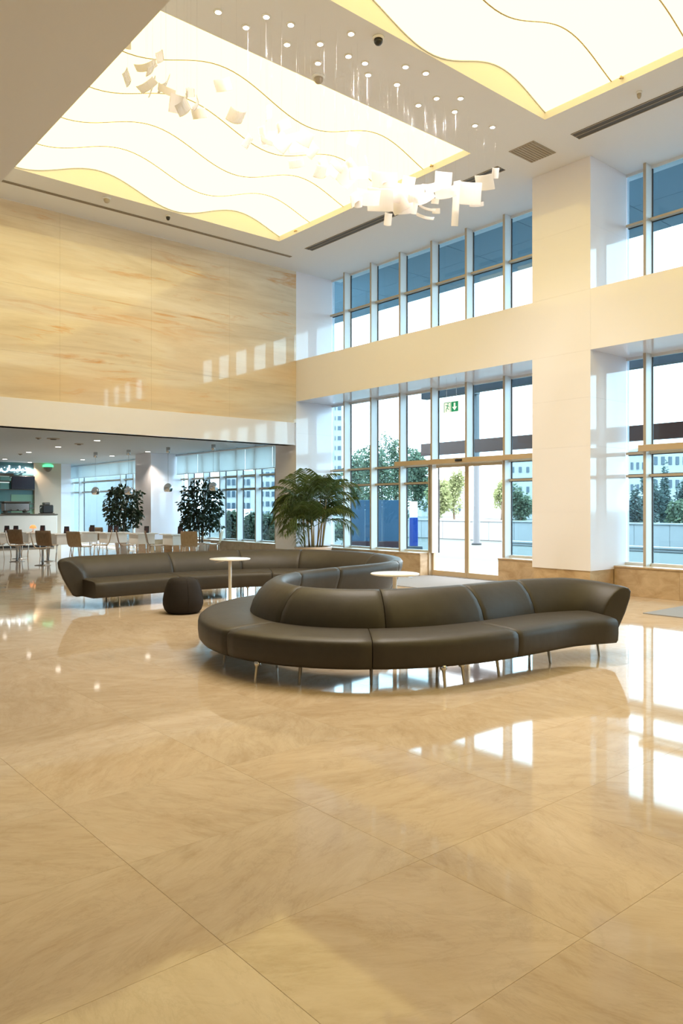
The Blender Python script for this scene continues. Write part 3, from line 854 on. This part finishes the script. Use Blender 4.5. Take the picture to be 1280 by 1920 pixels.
# roller blinds
def blind(y0, y1, z0, label):
    t = thing('roller_blind', label, 'blind', (XF-.06, (y0+y1)/2, CZ))
    h = (y1-y0)/2-.02
    MB().tube([(0,-h,-.05),(0,h,-.05)], .03, 10).build('roller', G['aluminium'], t)
    n = max(1, round(2*h/1.37)); d = 2*h/n
    for i in range(n): MB().box(.018, .022, -h+i*d+.006, -h+(i+1)*d-.006, z0-CZ, -.05).build('blind_fabric', M_BLIND, t)
    MB().box(.012, .028, -h, h, z0-CZ-.02, z0-CZ).build('bottom_bar', G['aluminium'], t)
blind(15.95, 22.9, 2.60, 'pale roller blind over the cafe windows next to the corner column')
blind(24.15, 32.5, 2.74, 'pale roller blind over the far cafe windows')
# downlights and ceiling detectors
cd = bpy.data.lights.new('down_lamp', 'SPOT'); cd.energy = 90; cd.color = (1.0,.86,.68); cd.spot_size = math.radians(120); cd.spot_blend = .5; cd.shadow_soft_size = .05
dl0 = None
for kk, (px, py) in enumerate(((182,826),(109,838),(54,848),(9,861),(277,847),(210,855),(155,862),(56,867))):
    p = at_z(px, py, CZ)
    lb = 'round cafe downlight, %s from the white band in the %s row' % (ORD[kk % 4], 'hallward' if kk < 4 else 'windowward')
    if dl0 is None:
        dl0 = thing('downlight', lb, 'downlight', (p.x, p.y, CZ), 0, 'downlights in the cafe ceiling')
        MB().lathe([(.075,-.004),(.10,-.004),(.105,0)], n=24).build('trim_ring', G['white_lacquer'], dl0)
        MB().lathe([(.001,-.006),(.078,-.005)], n=24).build('lens', M_DOWN, dl0)
        link('down_lamp', cd, dl0, (0,0,-.03))
    else:
        c = copy_tree(dl0); c.location = (p.x, p.y, CZ); c['label'] = lb
for px, py, r, lb in ((72,821,.07,'small round ceiling sensor near the cafe fascia'), (38,851,.07,'small round ceiling sensor between cafe downlights'), (100,822,.16,'flat ceiling speaker near the cafe fascia'), (148,832,.12,'flat ceiling speaker further inside the cafe')):
    p = at_z(px, py, CZ)
    t = thing('ceiling_sensor', lb, 'sensor', (p.x, p.y, CZ))
    MB().lathe([(r,0),(r,-.012),(r*.9,-.02),(.01,-.022)], n=20).build('housing', G['grille_metal'], t)
    MB().lathe([(r*.5,-.02),(r*.45,-.035),(.01,-.04)], n=16).build('grille_cap', G['slot_black'], t)
# chrome pendants
for (px, py, cy, D, lb) in ((179,921,861,24.5,'chrome dome pendant hung before the far cafe windows'), (241,921,855,23.5,'chrome dome pendant in front of the indoor tree left of the cafe column'),
                            (315,915,846,22.5,'chrome dome pendant in front of the white cafe column'), (400,913,836,21.5,'chrome dome pendant in front of the bushy tree by the corner windows')):
    p = at_d(px, py, D)
    t = thing('pendant_lamp', lb.replace(' left of the cafe column', ' at the far windows'), 'lamp', (p.x, p.y, CZ))
    z = p.z - CZ
    MB().lathe([(.06,0),(.06,-.16),(.01,-.17)], n=16).build('ceiling_rose', G['steel'], t)
    MB().tube([(0,0,-.16),(0,0,z+.13)], .004, 6).build('cable', G['steel'], t)
    MB().lathe([(.02,z+.14),(.06,z+.125),(.105,z+.08),(.128,z+.02),(.13,z-.03),(.115,z-.09),(.10,z-.115),(.094,z-.11),(.115,z-.03)], n=28, cap=False).build('shade', G['chrome'], t)
    MB().lathe([(.001,z-.10),(.04,z-.08),(.045,z-.03),(.02,z+.02)], n=14).build('bulb', M_DOWN, t)

# ------------------------------------------------------------------ cafe tables, chairs, menus
def cafe_table(px, py, wid, label, rz=0.0):
    p = at_z(px, py, 0)
    t = thing('cafe_table', label, 'table', (p.x, p.y, 0), rz, None)
    MB().cbox(-wid/2, wid/2, -.36, .36, .705, .74, .006).build('tabletop', G['white_lacquer'], t)
    MB().cbox(-wid/2+.08, wid/2-.08, -.30, .30, .42, .704, .01).build('apron', G['white_lacquer'], t)
    for a in (-1, 1):
        for b in (-1, 1):
            MB().tube([(a*(wid/2-.10), b*.27, .43), (a*(wid/2-.06), b*.30, 0)], .016, 8).build('leg', G['steel'], t)
    return p
def shell_chair(x, y, rz, label, mo, legs4=True):
    t = thing('cafe_chair', label, 'chair', (x, y, 0), rz, None)
    # bent plywood shell; front of the seat towards +X
    prof = [(.24,.435),(.20,.452),(.10,.448),(-.06,.440),(-.15,.445),(-.195,.475),(-.22,.54),(-.245,.66),(-.27,.78),(-.282,.86)]
    wd = [.19,.21,.22,.22,.215,.215,.22,.225,.225,.215]
    def surf(off):
        R = []
        for k, ((a, z), w2) in enumerate(zip(prof, wd)):
            j0 = prof[max(0, k-1)]; j1 = prof[min(len(prof)-1, k+1)]
            tx, tz = j1[0]-j0[0], j1[1]-j0[1]; l = math.hypot(tx, tz); nx, nz = -tz/l, tx/l
            R.append([(a+nx*off - (.012 if z > .5 else 0)*(1-abs(s)*1.5), s*2*w2, z+nz*off+(.012*abs(s) if z < .5 else 0)) for s in (-.5,-.3,0,.3,.5)])
        return R
    a, b = surf(0), surf(.011)
    m = MB(); m.rings([r0 + r1[::-1] for r0, r1 in zip(a, b)])
    m.build('shell', mo, t)
    c_, d_ = surf(-.004), surf(-.0005)
    m = MB(); m.rings([[(q[0], q[1]*.93, q[2]) for q in r0] + [(q[0], q[1]*.93, q[2]) for q in r1[::-1]] for r0, r1 in zip(c_[1:-1], d_[1:-1])])
    m.build('inner_pad', M_WOODL, t)
    if legs4:
        for sx, sy in ((.17,.17),(.17,-.17),(-.17,.17),(-.17,-.17)):
            MB().tube([(sx*.8, sy*.8, .437), (sx, sy, .42), (sx*1.18, sy*1.18, 0)], .010, 6).build('leg', G['chrome'], t)
    else:
        MB().lathe([(.03,.02),(.028,.40),(.09,.43)], n=14).build('pedestal', G['steel'], t)
        MB().lathe([(.20,0),(.20,.01),(.05,.025),(.03,.04)], n=24).build('base_plate', G['steel'], t)
    return t
def chair_at(px, py, face, label, mo, legs4):
    p = at_z(px, py, 0)
    shell_chair(p.x, p.y, face, label, mo, legs4)
RR = -YAW                  # facing along the picture's right
LL = PI - YAW
AWAY = PI/2 - YAW
chair_at(32, 1053, RR+.35, 'walnut cafe chair on a pedestal, seen from its side before the dark menu cards', M_WOOD, False)
chair_at(80, 1060, RR+.35, 'walnut cafe chair on a pedestal standing just before the tall sofa end', M_WOOD, False)
chair_at(37, 1047.5, AWAY-.1, 'dark walnut chair back turned to the hall behind the first pedestal chair', M_WOOD, False)
chair_at(90, 1052.5, AWAY-.1, 'dark walnut chair back turned to the hall behind the second pedestal chair', M_WOOD, False)
chair_at(150, 1056, AWAY-.35, 'tan cafe chair with its broad back to the sofa end', wood('tan_shell', (.40,.27,.15), (.48,.34,.20)), True)
chair_at(189, 1052, LL+.3, 'pale beech chair facing the broad backed tan chair', M_WOODL, True)
chair_at(185, 1038, AWAY, 'small dark chair between two white tables further into the cafe', M_WOOD, True)
chair_at(238, 1052, RR+.35, 'grey brown cafe chair below the far indoor tree', M_WOOD, True)
chair_at(292, 1053, RR+.35, 'brown cafe chair between two white tables below the cafe column', M_WOOD, True)
chair_at(357, 1055, AWAY+.05, 'tan cafe chair with its back to the middle of the sofa', MATS['tan_shell'], True)
chair_at(398, 1049, LL, 'pale beech chair at the row end below the indoor tree by the windows', M_WOODL, True)
chair_at(-10, 1050, AWAY+.1, 'dark chair cut by the photo edge beside the first pedestal chair', M_WOOD, True)
tabs = [(8,1044,.7,'white cafe table under the first menu card'), (64,1042.5,.7,'white cafe table with the orange pot'), (120,1047.5,.8,'white cafe table just beyond the sofa end'),
        (212,1043,.8,'white cafe table behind the pale beech chair'), (160,1041,.7,'white cafe table in the back row under the window post'), (266,1046,.7,'white cafe table below the cafe column'), (330,1049,.7,'white cafe table in front of the white column face')]
for x, y, w_, lb in tabs: cafe_table(x, y, w_, lb, 0.0)
def menu(px, py, label, col='black_plastic'):
    # stands on the table whose plan point is nearest to the pixel
    best = min(tabs, key=lambda t: abs(t[0]-px)); p0 = at_z(best[0], best[1], 0)
    D = project(p0)[2]; q = at_d(px, 951, D)
    q = Vector((max(p0.x-best[2]/2+.09, min(p0.x+best[2]/2-.09, q.x)), max(p0.y-.28, min(p0.y+.28, q.y)), .741))
    t = thing('menu_holder', label, 'menu', q, -YAW)
    m = MB()
    m.add([(-.07,-.05,0),(.07,-.05,0),(.07,.05,0),(-.07,.05,0),(-.07,-.006,.20),(.07,-.006,.20),(.07,.006,.20),(-.07,.006,.20)],
          [(0,3,2,1),(4,5,6,7),(0,1,5,4),(1,2,6,5),(2,3,7,6),(3,0,4,7)])
    m.build('holder', G[col], t)
    MB().add([(-.045,-.0455,.03),(.045,-.0455,.03),(.045,-.0205,.145),(-.045,-.0205,.145)], [(0,1,2,3)]).build('card_print', G['maroon'], t)
menu(13, 983, 'dark menu card nearest the photo edge in front of the bar')
menu(33, 986, 'dark menu card above the back of the dark chair by the bar')
menu(80, 991, 'dark menu card beside the orange pot')
menu(125, 988, 'dark menu card on the table beyond the sofa end')
menu(173, 983, 'slim dark menu card under the window post')
menu(207, 980, 'dark menu card below the far indoor tree, on the bar side')
menu(218, 986, 'dark menu card directly under the far indoor tree trunk')
menu(275, 987, 'dark menu card at the foot of the cafe column')
menu(338, 988, 'dark menu card beside the indoor tree by the windows')
p0 = at_z(64, 1042.5, 0)
t = thing('orange_pot', 'small orange flower pot with an added glow on a white cafe table', 'lamp', (p0.x-.05, p0.y-.05, .741))  # orange flower pot built as a small lamp; its glow is added
MB().lathe([(.05,0),(.05,.012),(.012,.03),(.012,.12)], n=16).build('base', G['white_lacquer'], t)
MB().lathe([(.10,.11),(.09,.17),(.05,.21),(.02,.215)], n=20).build('pot_glow', mat('orange_added_glow', (.8,.26,.08), .5, emit=(1,.30,.09), es=.8), t)

# ------------------------------------------------------------------ bar
bar = thing('bar_counter', 'white fronted bar counter in front of the shop sign', 'counter', (7.9, 29.4, 0))
MB().cbox(-3.2, 2.52, -.35, .35, .08, 1.20, .02).build('counter_body', G['white_lacquer'], bar)
MB().cbox(-3.22, 2.54, -.37, .37, 1.20, 1.245, .01).build('countertop', G['dark_steel'], bar)
MB().box(-3.1, 2.42, -.28, .3, 0, .08).build('plinth', G['black_plastic'], bar)
cp = at_y(88, 955, 29.3)
cm = thing('coffee_machine', 'black coffee machine at the open end of the bar counter', 'appliance', (cp.x, 29.35, 1.245))
MB().cbox(-.20, .20, -.2, .2, .03, .34, .03).build('machine_body', G['black_plastic'], cm)
MB().cbox(-.24, .22, -.26, .2, 0, .03, .01).build('drip_tray', G['dark_steel'], cm)
MB().cbox(-.12, .10, -.12, .14, .34, .44, .02).build('bean_hopper', G['dark_steel'], cm)
MB().tube([(-.21,-.1,.25),(-.27,-.12,.2),(-.26,-.12,.1)], .012, 6).build('steam_wand', G['steel'], cm)
ep = at_y(30, 955, 29.3)
em = thing('espresso_machine', 'wide steel espresso machine with cups on top behind the bar front', 'appliance', (ep.x, 29.35, 1.245))
MB().cbox(-.45, .45, -.22, .24, .10, .42, .03).build('machine_body', G['steel'], em)
MB().cbox(-.48, .48, -.26, .26, .42, .47, .01).build('cup_rail', G['dark_steel'], em)
MB().cbox(-.45, .45, -.26, .24, 0.0, .06, .01).build('drip_tray', G['dark_steel'], em)
for a in (-.35, .35): MB().cbox(a-.04, a+.04, -.1, .22, .06, .10, .005).build('foot', G['dark_steel'], em)
for a in (-.25, 0, .25): MB().tube([(a,-.18,.16),(a,-.32,.15)], .018, 8).build('portafilter', G['black_plastic'], em)
# menu screens and shelf wall behind the bar
YW = 31.2
def wall_rect(px0, px1, py0, py1, Y): 
    a, b = at_y(px0, py0, Y), at_y(px1, py1, Y); return a.x, b.x, min(a.z, b.z), max(a.z, b.z)
bw = thing('bar_back_panel', 'teal glass back panel with shelves behind the bar', 'shelving', (8.8, YW-.03, 0))
x0, x1, z0, z1 = wall_rect(-40, 64.5, 870, 956, YW-.05); z1 = min(z1, CZ)
mt = mat('teal_glass', (.10,.24,.26), 0.12)
MB().box(x0-8.8, x1-8.8, -.03, .03, 1.0, CZ-.01).build('glass_panel', mt, bw)
for z in (1.45, 1.62, 2.18, 2.50): MB().box(x0-8.8, x1-8.8, -.16, -.03, z, z+.03).build('shelf', G['dark_steel'], bw)
MB().box(x1-8.8-.9, x1-8.8, -.06, -.031, 1.0, 2.0).build('green_panel', mat('green_glass', (.22,.42,.30), 0.15), bw)
sx0, sx1, sz0, sz1 = wall_rect(20, 64, 892, 918, YW-.2)
tv = thing('menu_screen', 'dark wide menu screen under the glowing shop sign', 'screen', ((sx0+sx1)/2, YW-.26, (sz0+sz1)/2))
hx, hz = (sx1-sx0)/2, (sz1-sz0)/2
MB().cbox(-hx, hx, -.03, .03, -hz, hz, .008).build('bezel', G['black_plastic'], tv)
MB().box(-hx+.02, hx-.02, -.0325, -.0301, -hz+.02, hz-.02).build('display', mat('screen_dark', (.02,.02,.035), .15), tv)
# the small shelf boards beside the screen
for (a, b, c_, d_, lb) in ((0,17,893,901,'upper teal jar box on the bar shelf'), (0,17,905,917,'lower teal jar box on the bar shelf')):
    q0, q1, r0, r1 = wall_rect(a, b, c_, d_, YW-.2)
    t = thing('shelf_box', lb, 'box', ((q0+q1)/2, YW-.16, r0))
    MB().cbox(-(q1-q0)/2, (q1-q0)/2, -.05, .05, 0, r1-r0, .006).build('box_body', mat('teal_box', (.22,.48,.46), .4), t)
    MB().cbox(-(q1-q0)/2-.01, (q1-q0)/2+.01, -.055, .055, r1-r0, r1-r0+.03, .004).build('lid', G['sign_white'], t)
sh = thing('bar_canopy', 'short dark shelf beam under the end of the shop sign', 'shelf', (at_y(5, 890, YW-.5).x, YW-.5, at_y(5, 890, YW-.5).z))
MB().cbox(-.9, .36, -.18, .18, -.05, .05, .006).build('beam_board', G['dark_steel'], sh)
MB().tube([(.3,0,-.05),(.3,0,-.12)], .03, 10).build('spot_can', G['steel'], sh)
# shop sign: glowing Arabic letters drawn as strokes, right to left
sg = thing('shop_sign', 'glowing white Arabic lettering on a teal board over the bar', 'sign', (at_y(30, 878, YW-.12).x, YW-.10, at_y(30, 880, YW-.12).z))
bx0, bx1, _, _ = wall_rect(-30, 64.5, 870, 890, YW-.1)
MB().box(bx0-sg.location.x, bx1-sg.location.x, .0, .03, -.22, .16).build('sign_board', mat('teal_board', (.10,.20,.24), .2), sg)
def stroke(pts, r=.022):
    ox = sg.location.x; q = []
    for a, b in pts:
        v = at_y(a, b, YW-.14); q.append((v.x-ox, v.y-sg.location.y, v.z-sg.location.z))
    return q
letters = {'dal': [[(47,876.5),(50,879),(49.5,882),(45,882.3)]],
 'yeh': [[(44.5,882),(42.5,879.5),(41,882),(39.5,882)], [(43,885),(43.1,885.5)], [(41,885),(41.1,885.5)]],
 'lam': [[(39,882),(37.5,881.5),(36.5,873.5)], [(37,882),(34.5,882)]],
 'yeh_second': [[(34.5,882),(33,879.5),(32,882),(30,882)], [(33.5,885),(33.6,885.4)], [(31.5,885),(31.6,885.4)]],
 'beh': [[(30,882),(27.5,882),(26.5,879),(25.5,882),(20,882)], [(27,885.2),(27.1,885.6)]],
 'yeh_third': [[(24,882),(23,879.6),(22,882),(19.5,882)]],
 'alef': [[(17.6,872.5),(17.2,882)]],
 'noon': [[(14.5,877.5),(14,883),(9.5,885),(5,883.5),(2.5,880),(2.6,878)], [(8.6,876.5),(8.9,876.7)]],
 'kashida': [[(2,881),(0,883),(-4,883)]]}
for k, sts in letters.items():
    m = MB()
    for st in sts: m.tube(stroke(st), .026, 6)
    m.build('letter', emis('neon_white', (.92,1,1), 3.0) if 'neon_white' not in MATS else MATS['neon_white'], sg)
# green exit fitting and dark dome on the pier
gp = at_y(90, 871, 30.9)
gx = thing('wall_uplight', 'green glowing fitting with a dark cone on the cream bar pier', 'light', (gp.x, 30.9, gp.z))
MB().lathe([(.10,.02),(.20,-.02),(.21,-.10),(.17,-.11)], n=20).build('green_band', mat('green_lit', (.1,.6,.3), .4, emit=(.12,.75,.35), es=.9), gx)
MB().lathe([(.18,-.11),(.15,-.18),(.08,-.27),(.01,-.30)], n=20).build('cone', mat('bronze', (.13,.10,.07), .4), gx)
MB().box(-.05,.05,.0,.11,-.09,-.02).build('bracket', G['dark_steel'], gx)

# ------------------------------------------------------------------ outside
S(MB().box(12.62, 260, -140, 260, -.3, -.01).build('ground', G['paving']), 'pale paved forecourt')
mat('pale_paving', (.16,.16,.155), rough=0.8)
S(MB().box(12.62, 16.8, -20, 34, -.0095, -.002).build('pavement', G['pale_paving']), 'pale paved walk along the glass front')
S(MB().box(30.5, 44, -60, 90, -.009, .0).build('road', G['road_asphalt']))
# facade overhang and canopy
ov = struct('ceiling_overhang', 'blue grey panelled roof overhang outside the upper windows')
for i in range(-4, 16):
    for j in range(2):
        MB().cbox(12.62+j*1.64+.005, 12.62+(j+1)*1.64-.005, i*1.96-.0+.006, (i+1)*1.96-.006, 7.5, 7.62, .004).build('soffit_panel', G['cladding_blue'], ov)
MB().box(12.5, 15.92, -8, 31, 7.63, 8.1).build('roof_edge', G['cladding_blue'], ov)
cn = thing('entrance_canopy', 'wide porch canopy with a brown edge beam outside the doors', 'canopy', (15.0, 4.0, 0))
MB().box(-1.7, -.66, -10, 8.75, 4.32, 4.46).build('canopy_slab', G['cladding_blue'], cn)
MB().box(-1.7, -1.50, -10, 8.75, 4.10, 4.32).build('inner_beam', G['post_grey'], cn)
a = at_x(793, 855, 17.0); b = at_x(793, 833, 17.0)
MB().box(1.9, 2.1, -12, a.y-4.0, a.z, b.z).build('brown_beam', G['canopy_brown'], cn)
for y in (a.y-.15, -6.0): MB().box(-1.0, 2.0, y-4.0-.06, y-4.0+.06, b.z-.12, b.z-.02).build('cross_beam', G['canopy_brown'], cn) if y != a.y-.15 else None
pd = at_z(893, 1021, 0)
lp = thing('lamp_post', 'tall dark grey post seen through the open sliding door', 'post', (pd.x, pd.y, 0))
MB().lathe([(.20,0),(.20,.08),(.14,.10),(.12,6.0),(.1,6.1)], n=16).build('post', G['post_grey'], lp)
MB().cbox(-.9, .1, -.12, .12, 6.0, 6.14, .03).build('lamp_head', G['post_grey'], lp)
# boundary wall
def long_wall(name, label, p, q, z0, z1, th, m, step):
    t = thing(name, label, 'wall', (p.x, p.y, 0)); d = (q-p); l = d.length; d.normalize(); n_ = max(1, round(l/step))
    t.rotation_euler = (0,0,math.atan2(d.y, d.x))
    for i in range(n_):
        MB().cbox(i*l/n_+.006, (i+1)*l/n_-.006, -th/2, th/2, z0, z1, .01).build('wall_panel', m, t)
    MB().cbox(0, l, -th/2-.04, th/2+.04, z1, z1+.07, .01).build('coping', m, t)
    return t
long_wall('boundary_wall', 'white panelled boundary wall across the forecourt', Vector((27.3,-6,0)), Vector((27.3,40,0)), 0, .84, .2, G['render_white'], 1.4)
long_wall('planter_kerb', 'grey kerb wall before the white boundary wall', Vector((24.6,-6,0)), Vector((24.6,19.0,0)), 0, .10, .3, G['render_white'], 2.4)
# blue hoarding and pillar sign
hb = thing('hoarding', 'blue hoarding panels on a dark red base outside the windows', 'hoarding', (0,0,0))
pA = at_d(652, 951, 25.5); pB = at_d(748, 951, 25.5)
hb.location = (pA.x, pA.y, 0); dd = Vector((pB.x-pA.x, pB.y-pA.y, 0)); hb.rotation_euler = (0,0,math.atan2(dd.y, dd.x)); l = dd.length
for i in range(3): MB().cbox(i*l/3+.004, (i+1)*l/3-.004, -.03, .03, .36, 1.74, .005).build('hoarding_panel', G['hoarding_blue'], hb)
MB().cbox(-.05, l+.05, -.12, .12, 0, .36, .01).build('hoarding_base', G['maroon'], hb)
pc = at_d(775, 951, 26.5)
ps = thing('pillar_sign', 'blue pillar sign with a white top outside the windows', 'sign', (pc.x, pc.y, 0), -YAW)
MB().cbox(-.14,.14,-.14,.14,.15,1.14,.01).build('pillar_body', G['pillar_blue'], ps)
MB().cbox(-.13,.13,-.13,.13,1.14,1.70,.01).build('pillar_top', G['sign_white'], ps)
MB().cbox(-.3,.3,-.2,.2,0,.15,.02).build('pillar_foot', G['post_grey'], ps)
# buildings
def building(px0, px1, ytop, D, depth, label, rows, cols, wfrac=.5, hfrac=.5, name='building', m='render_white', z0=0.0):
    a, b = at_d(px0, ytop, D), at_d(px1, ytop, D); w_ = (b-a).length
    t = thing(name, label, 'building', (a.x, a.y, 0), -YAW)
    MB().box(0, w_, 0, depth, 0, a.z).build('wall', G[m], t)
    MB().box(-.15, w_+.15, -.15, depth+.15, a.z, a.z+.5).build('roof', G[m], t)
    rh = (a.z-z0)/rows; cw = w_/cols
    wm = MB().box(-cw*wfrac/2, cw*wfrac/2, -.12, .02, -rh*hfrac/2, rh*hfrac/2).mesh('window', G['window_far'])
    for i in range(rows):
        for j in range(cols): link('window', wm, t, (cw*(j+.5), 0, z0+rh*(i+.5)))
    return t
building(560, 641, 700, 200, 14, 'tall white block with rows of paired windows beyond the corner', 14, 8, .62, .42)
building(1168, 1222, 853, 85, 10, 'white house with small windows behind the shrubs past the column', 3, 5, .4, .32)
building(1222, 1330, 842, 100, 12, 'long pale house behind the conifers past the column', 3, 8, .45, .35)
building(940, 1010, 862, 95, 10, 'pale house seen beside the sliding door', 3, 5, .35, .28)
building(790, 880, 905, 120, 10, 'low white house far beyond the sliding door', 2, 7, .4, .35)
building(415, 470, 893, 70, 10, 'white block with blue windows outside the cafe', 4, 6, .6, .5)
building(474, 540, 880, 100, 10, 'taller white block outside the cafe behind the palm', 5, 6, .6, .5)
long_wall('added_screen_wall', 'plain pale wall added close outside the far cafe windows to dull the sky', Vector((15.5,31.0,0)), Vector((15.5,47,0)), 0, 5.2, .2, mat('screen_render', (.20,.205,.21), .8), 3.0)  # added wall; dulls the sky tone behind the far cafe panes
# trees
rnd = random.Random(21)
def tree(px, D, ytop, ybase, wpx, label, m=M_TREE, n=3200, conifer=False, name='tree'):
    p = at_d(px, 951, D); zt = H + (951-ytop)*D/1424.5; zb = max(.2, H + (951-ybase)*D/1424.5); rw = wpx*D/1424.5/2
    t = thing(name, label, 'tree', (p.x, p.y, 0))
    MB().tube([(0,0,0),(.1,0,zb),(0,.05,(zb+zt)/2)], [.22*zt/8,.18*zt/8,.08*zt/8], 7).build('trunk', G['bark'], t)
    mm = MB(); h = (zt-zb)/2; s = max(.2, rw*.15)
    if conifer:
        leaf_cloud(mm, (0,0,zb+h), rw, rw, h, n, s, rnd, .2, 0, lambda v: math.hypot(v.x, v.y) < .52*(1-v.z)+.05)
    else:
        for k in range(9):
            a = rnd.uniform(0, 2*PI); q = rnd.uniform(.2, .62); z = rnd.uniform(-.55, .62)
            leaf_cloud(mm, (rw*q*math.cos(a), rw*q*math.sin(a), zb+h+z*h), rw*.5, rw*.5, h*.42, n//9, s, rnd, .2, .2)
    c = mm.build('crown', m, t); c['kind'] = 'stuff'
tree(664, 58, 838, 1000, 78, 'light green tree behind the hoarding nearest the corner column', n=4500)
tree(706, 50, 824, 1000, 66, 'leafy tree rising behind the middle of the hoarding', n=4500)
tree(742, 62, 806, 1000, 70, 'tallest tree, behind the far end of the hoarding', n=4500)
tree(778, 46, 812, 1005, 62, 'leafy tree behind the pillar sign', n=4500)
tree(822, 40, 868, 1005, 46, 'small yellow green tree, leaves lightened as by glare, seen through the first door leaf', M_YTREE_WASHED)
tree(850, 64, 880, 985, 44, 'tree with leaves lightened as by glare, seen between the two door leaves', M_YTREE_WASHED)
tree(975, 48, 905, 995, 60, 'round shrub tree seen between door and column', name='shrub')
tree(940, 75, 890, 960, 34, 'small tree seen at the edge of the second door leaf', M_YTREE_WASHED)
tree(1190, 42, 905, 1000, 34, 'dark conifer just past the square column', M_CONIFER, 1800, True)
tree(1222, 45, 890, 1000, 44, 'dark broad tree behind the window post past the column', M_CONIFER, 2400)
tree(1246, 50, 858, 990, 26, 'tall narrow conifer in the window past the column', M_CONIFER, 1800, True)
tree(1268, 40, 935, 1000, 40, 'bright low bush at the photo edge past the column', M_TREE, 900, name='shrub')
tree(1290, 46, 875, 990, 50, 'broad dark tree cut by the photo edge', M_CONIFER, 2400)
for k, (px, lb) in enumerate(((436,'clipped green bush outside the first slim cafe pane'), (470,'clipped green bush outside the middle slim cafe pane'), (505,'clipped green bush outside the slim cafe pane at the corner column'))):
    tree(px, 27, 958, 1024, 20, lb, M_TREE, 1300, name='shrub')
tree(640, 30, 985, 1030, 40, 'low green bush outside behind the palm pot', M_TREE, 700, name='shrub')
# parked cars beyond the wall
def car(px, D, label, rz):
    p = at_d(px, 951, D); t = thing('car', label, 'car', (p.x, p.y, 0), rz)
    prof = [(-2.0,.35),(-2.05,.65),(-1.9,.85),(-1.1,.92),(-.6,1.38),(.6,1.40),(1.25,.95),(1.95,.80),(2.08,.55),(2.0,.35)]
    MB().rings([[(a, y, b) for a, b in prof] for y in (-.8, .8)], smooth=False).build('body', G['car_paint'], t)
    MB().box(-.7, .8, -.82, .82, .98, 1.28).build('side_window', G['window_far'], t)
    for sx in (-1.25, 1.25):
        for sy in (-.78, .78): MB().tube([(sx, sy-.1, .32), (sx, sy+.1, .32)], .32, 14).build('wheel', G['black_plastic'], t)
car(445, 44, 'silver car parked outside the cafe windows', .9)
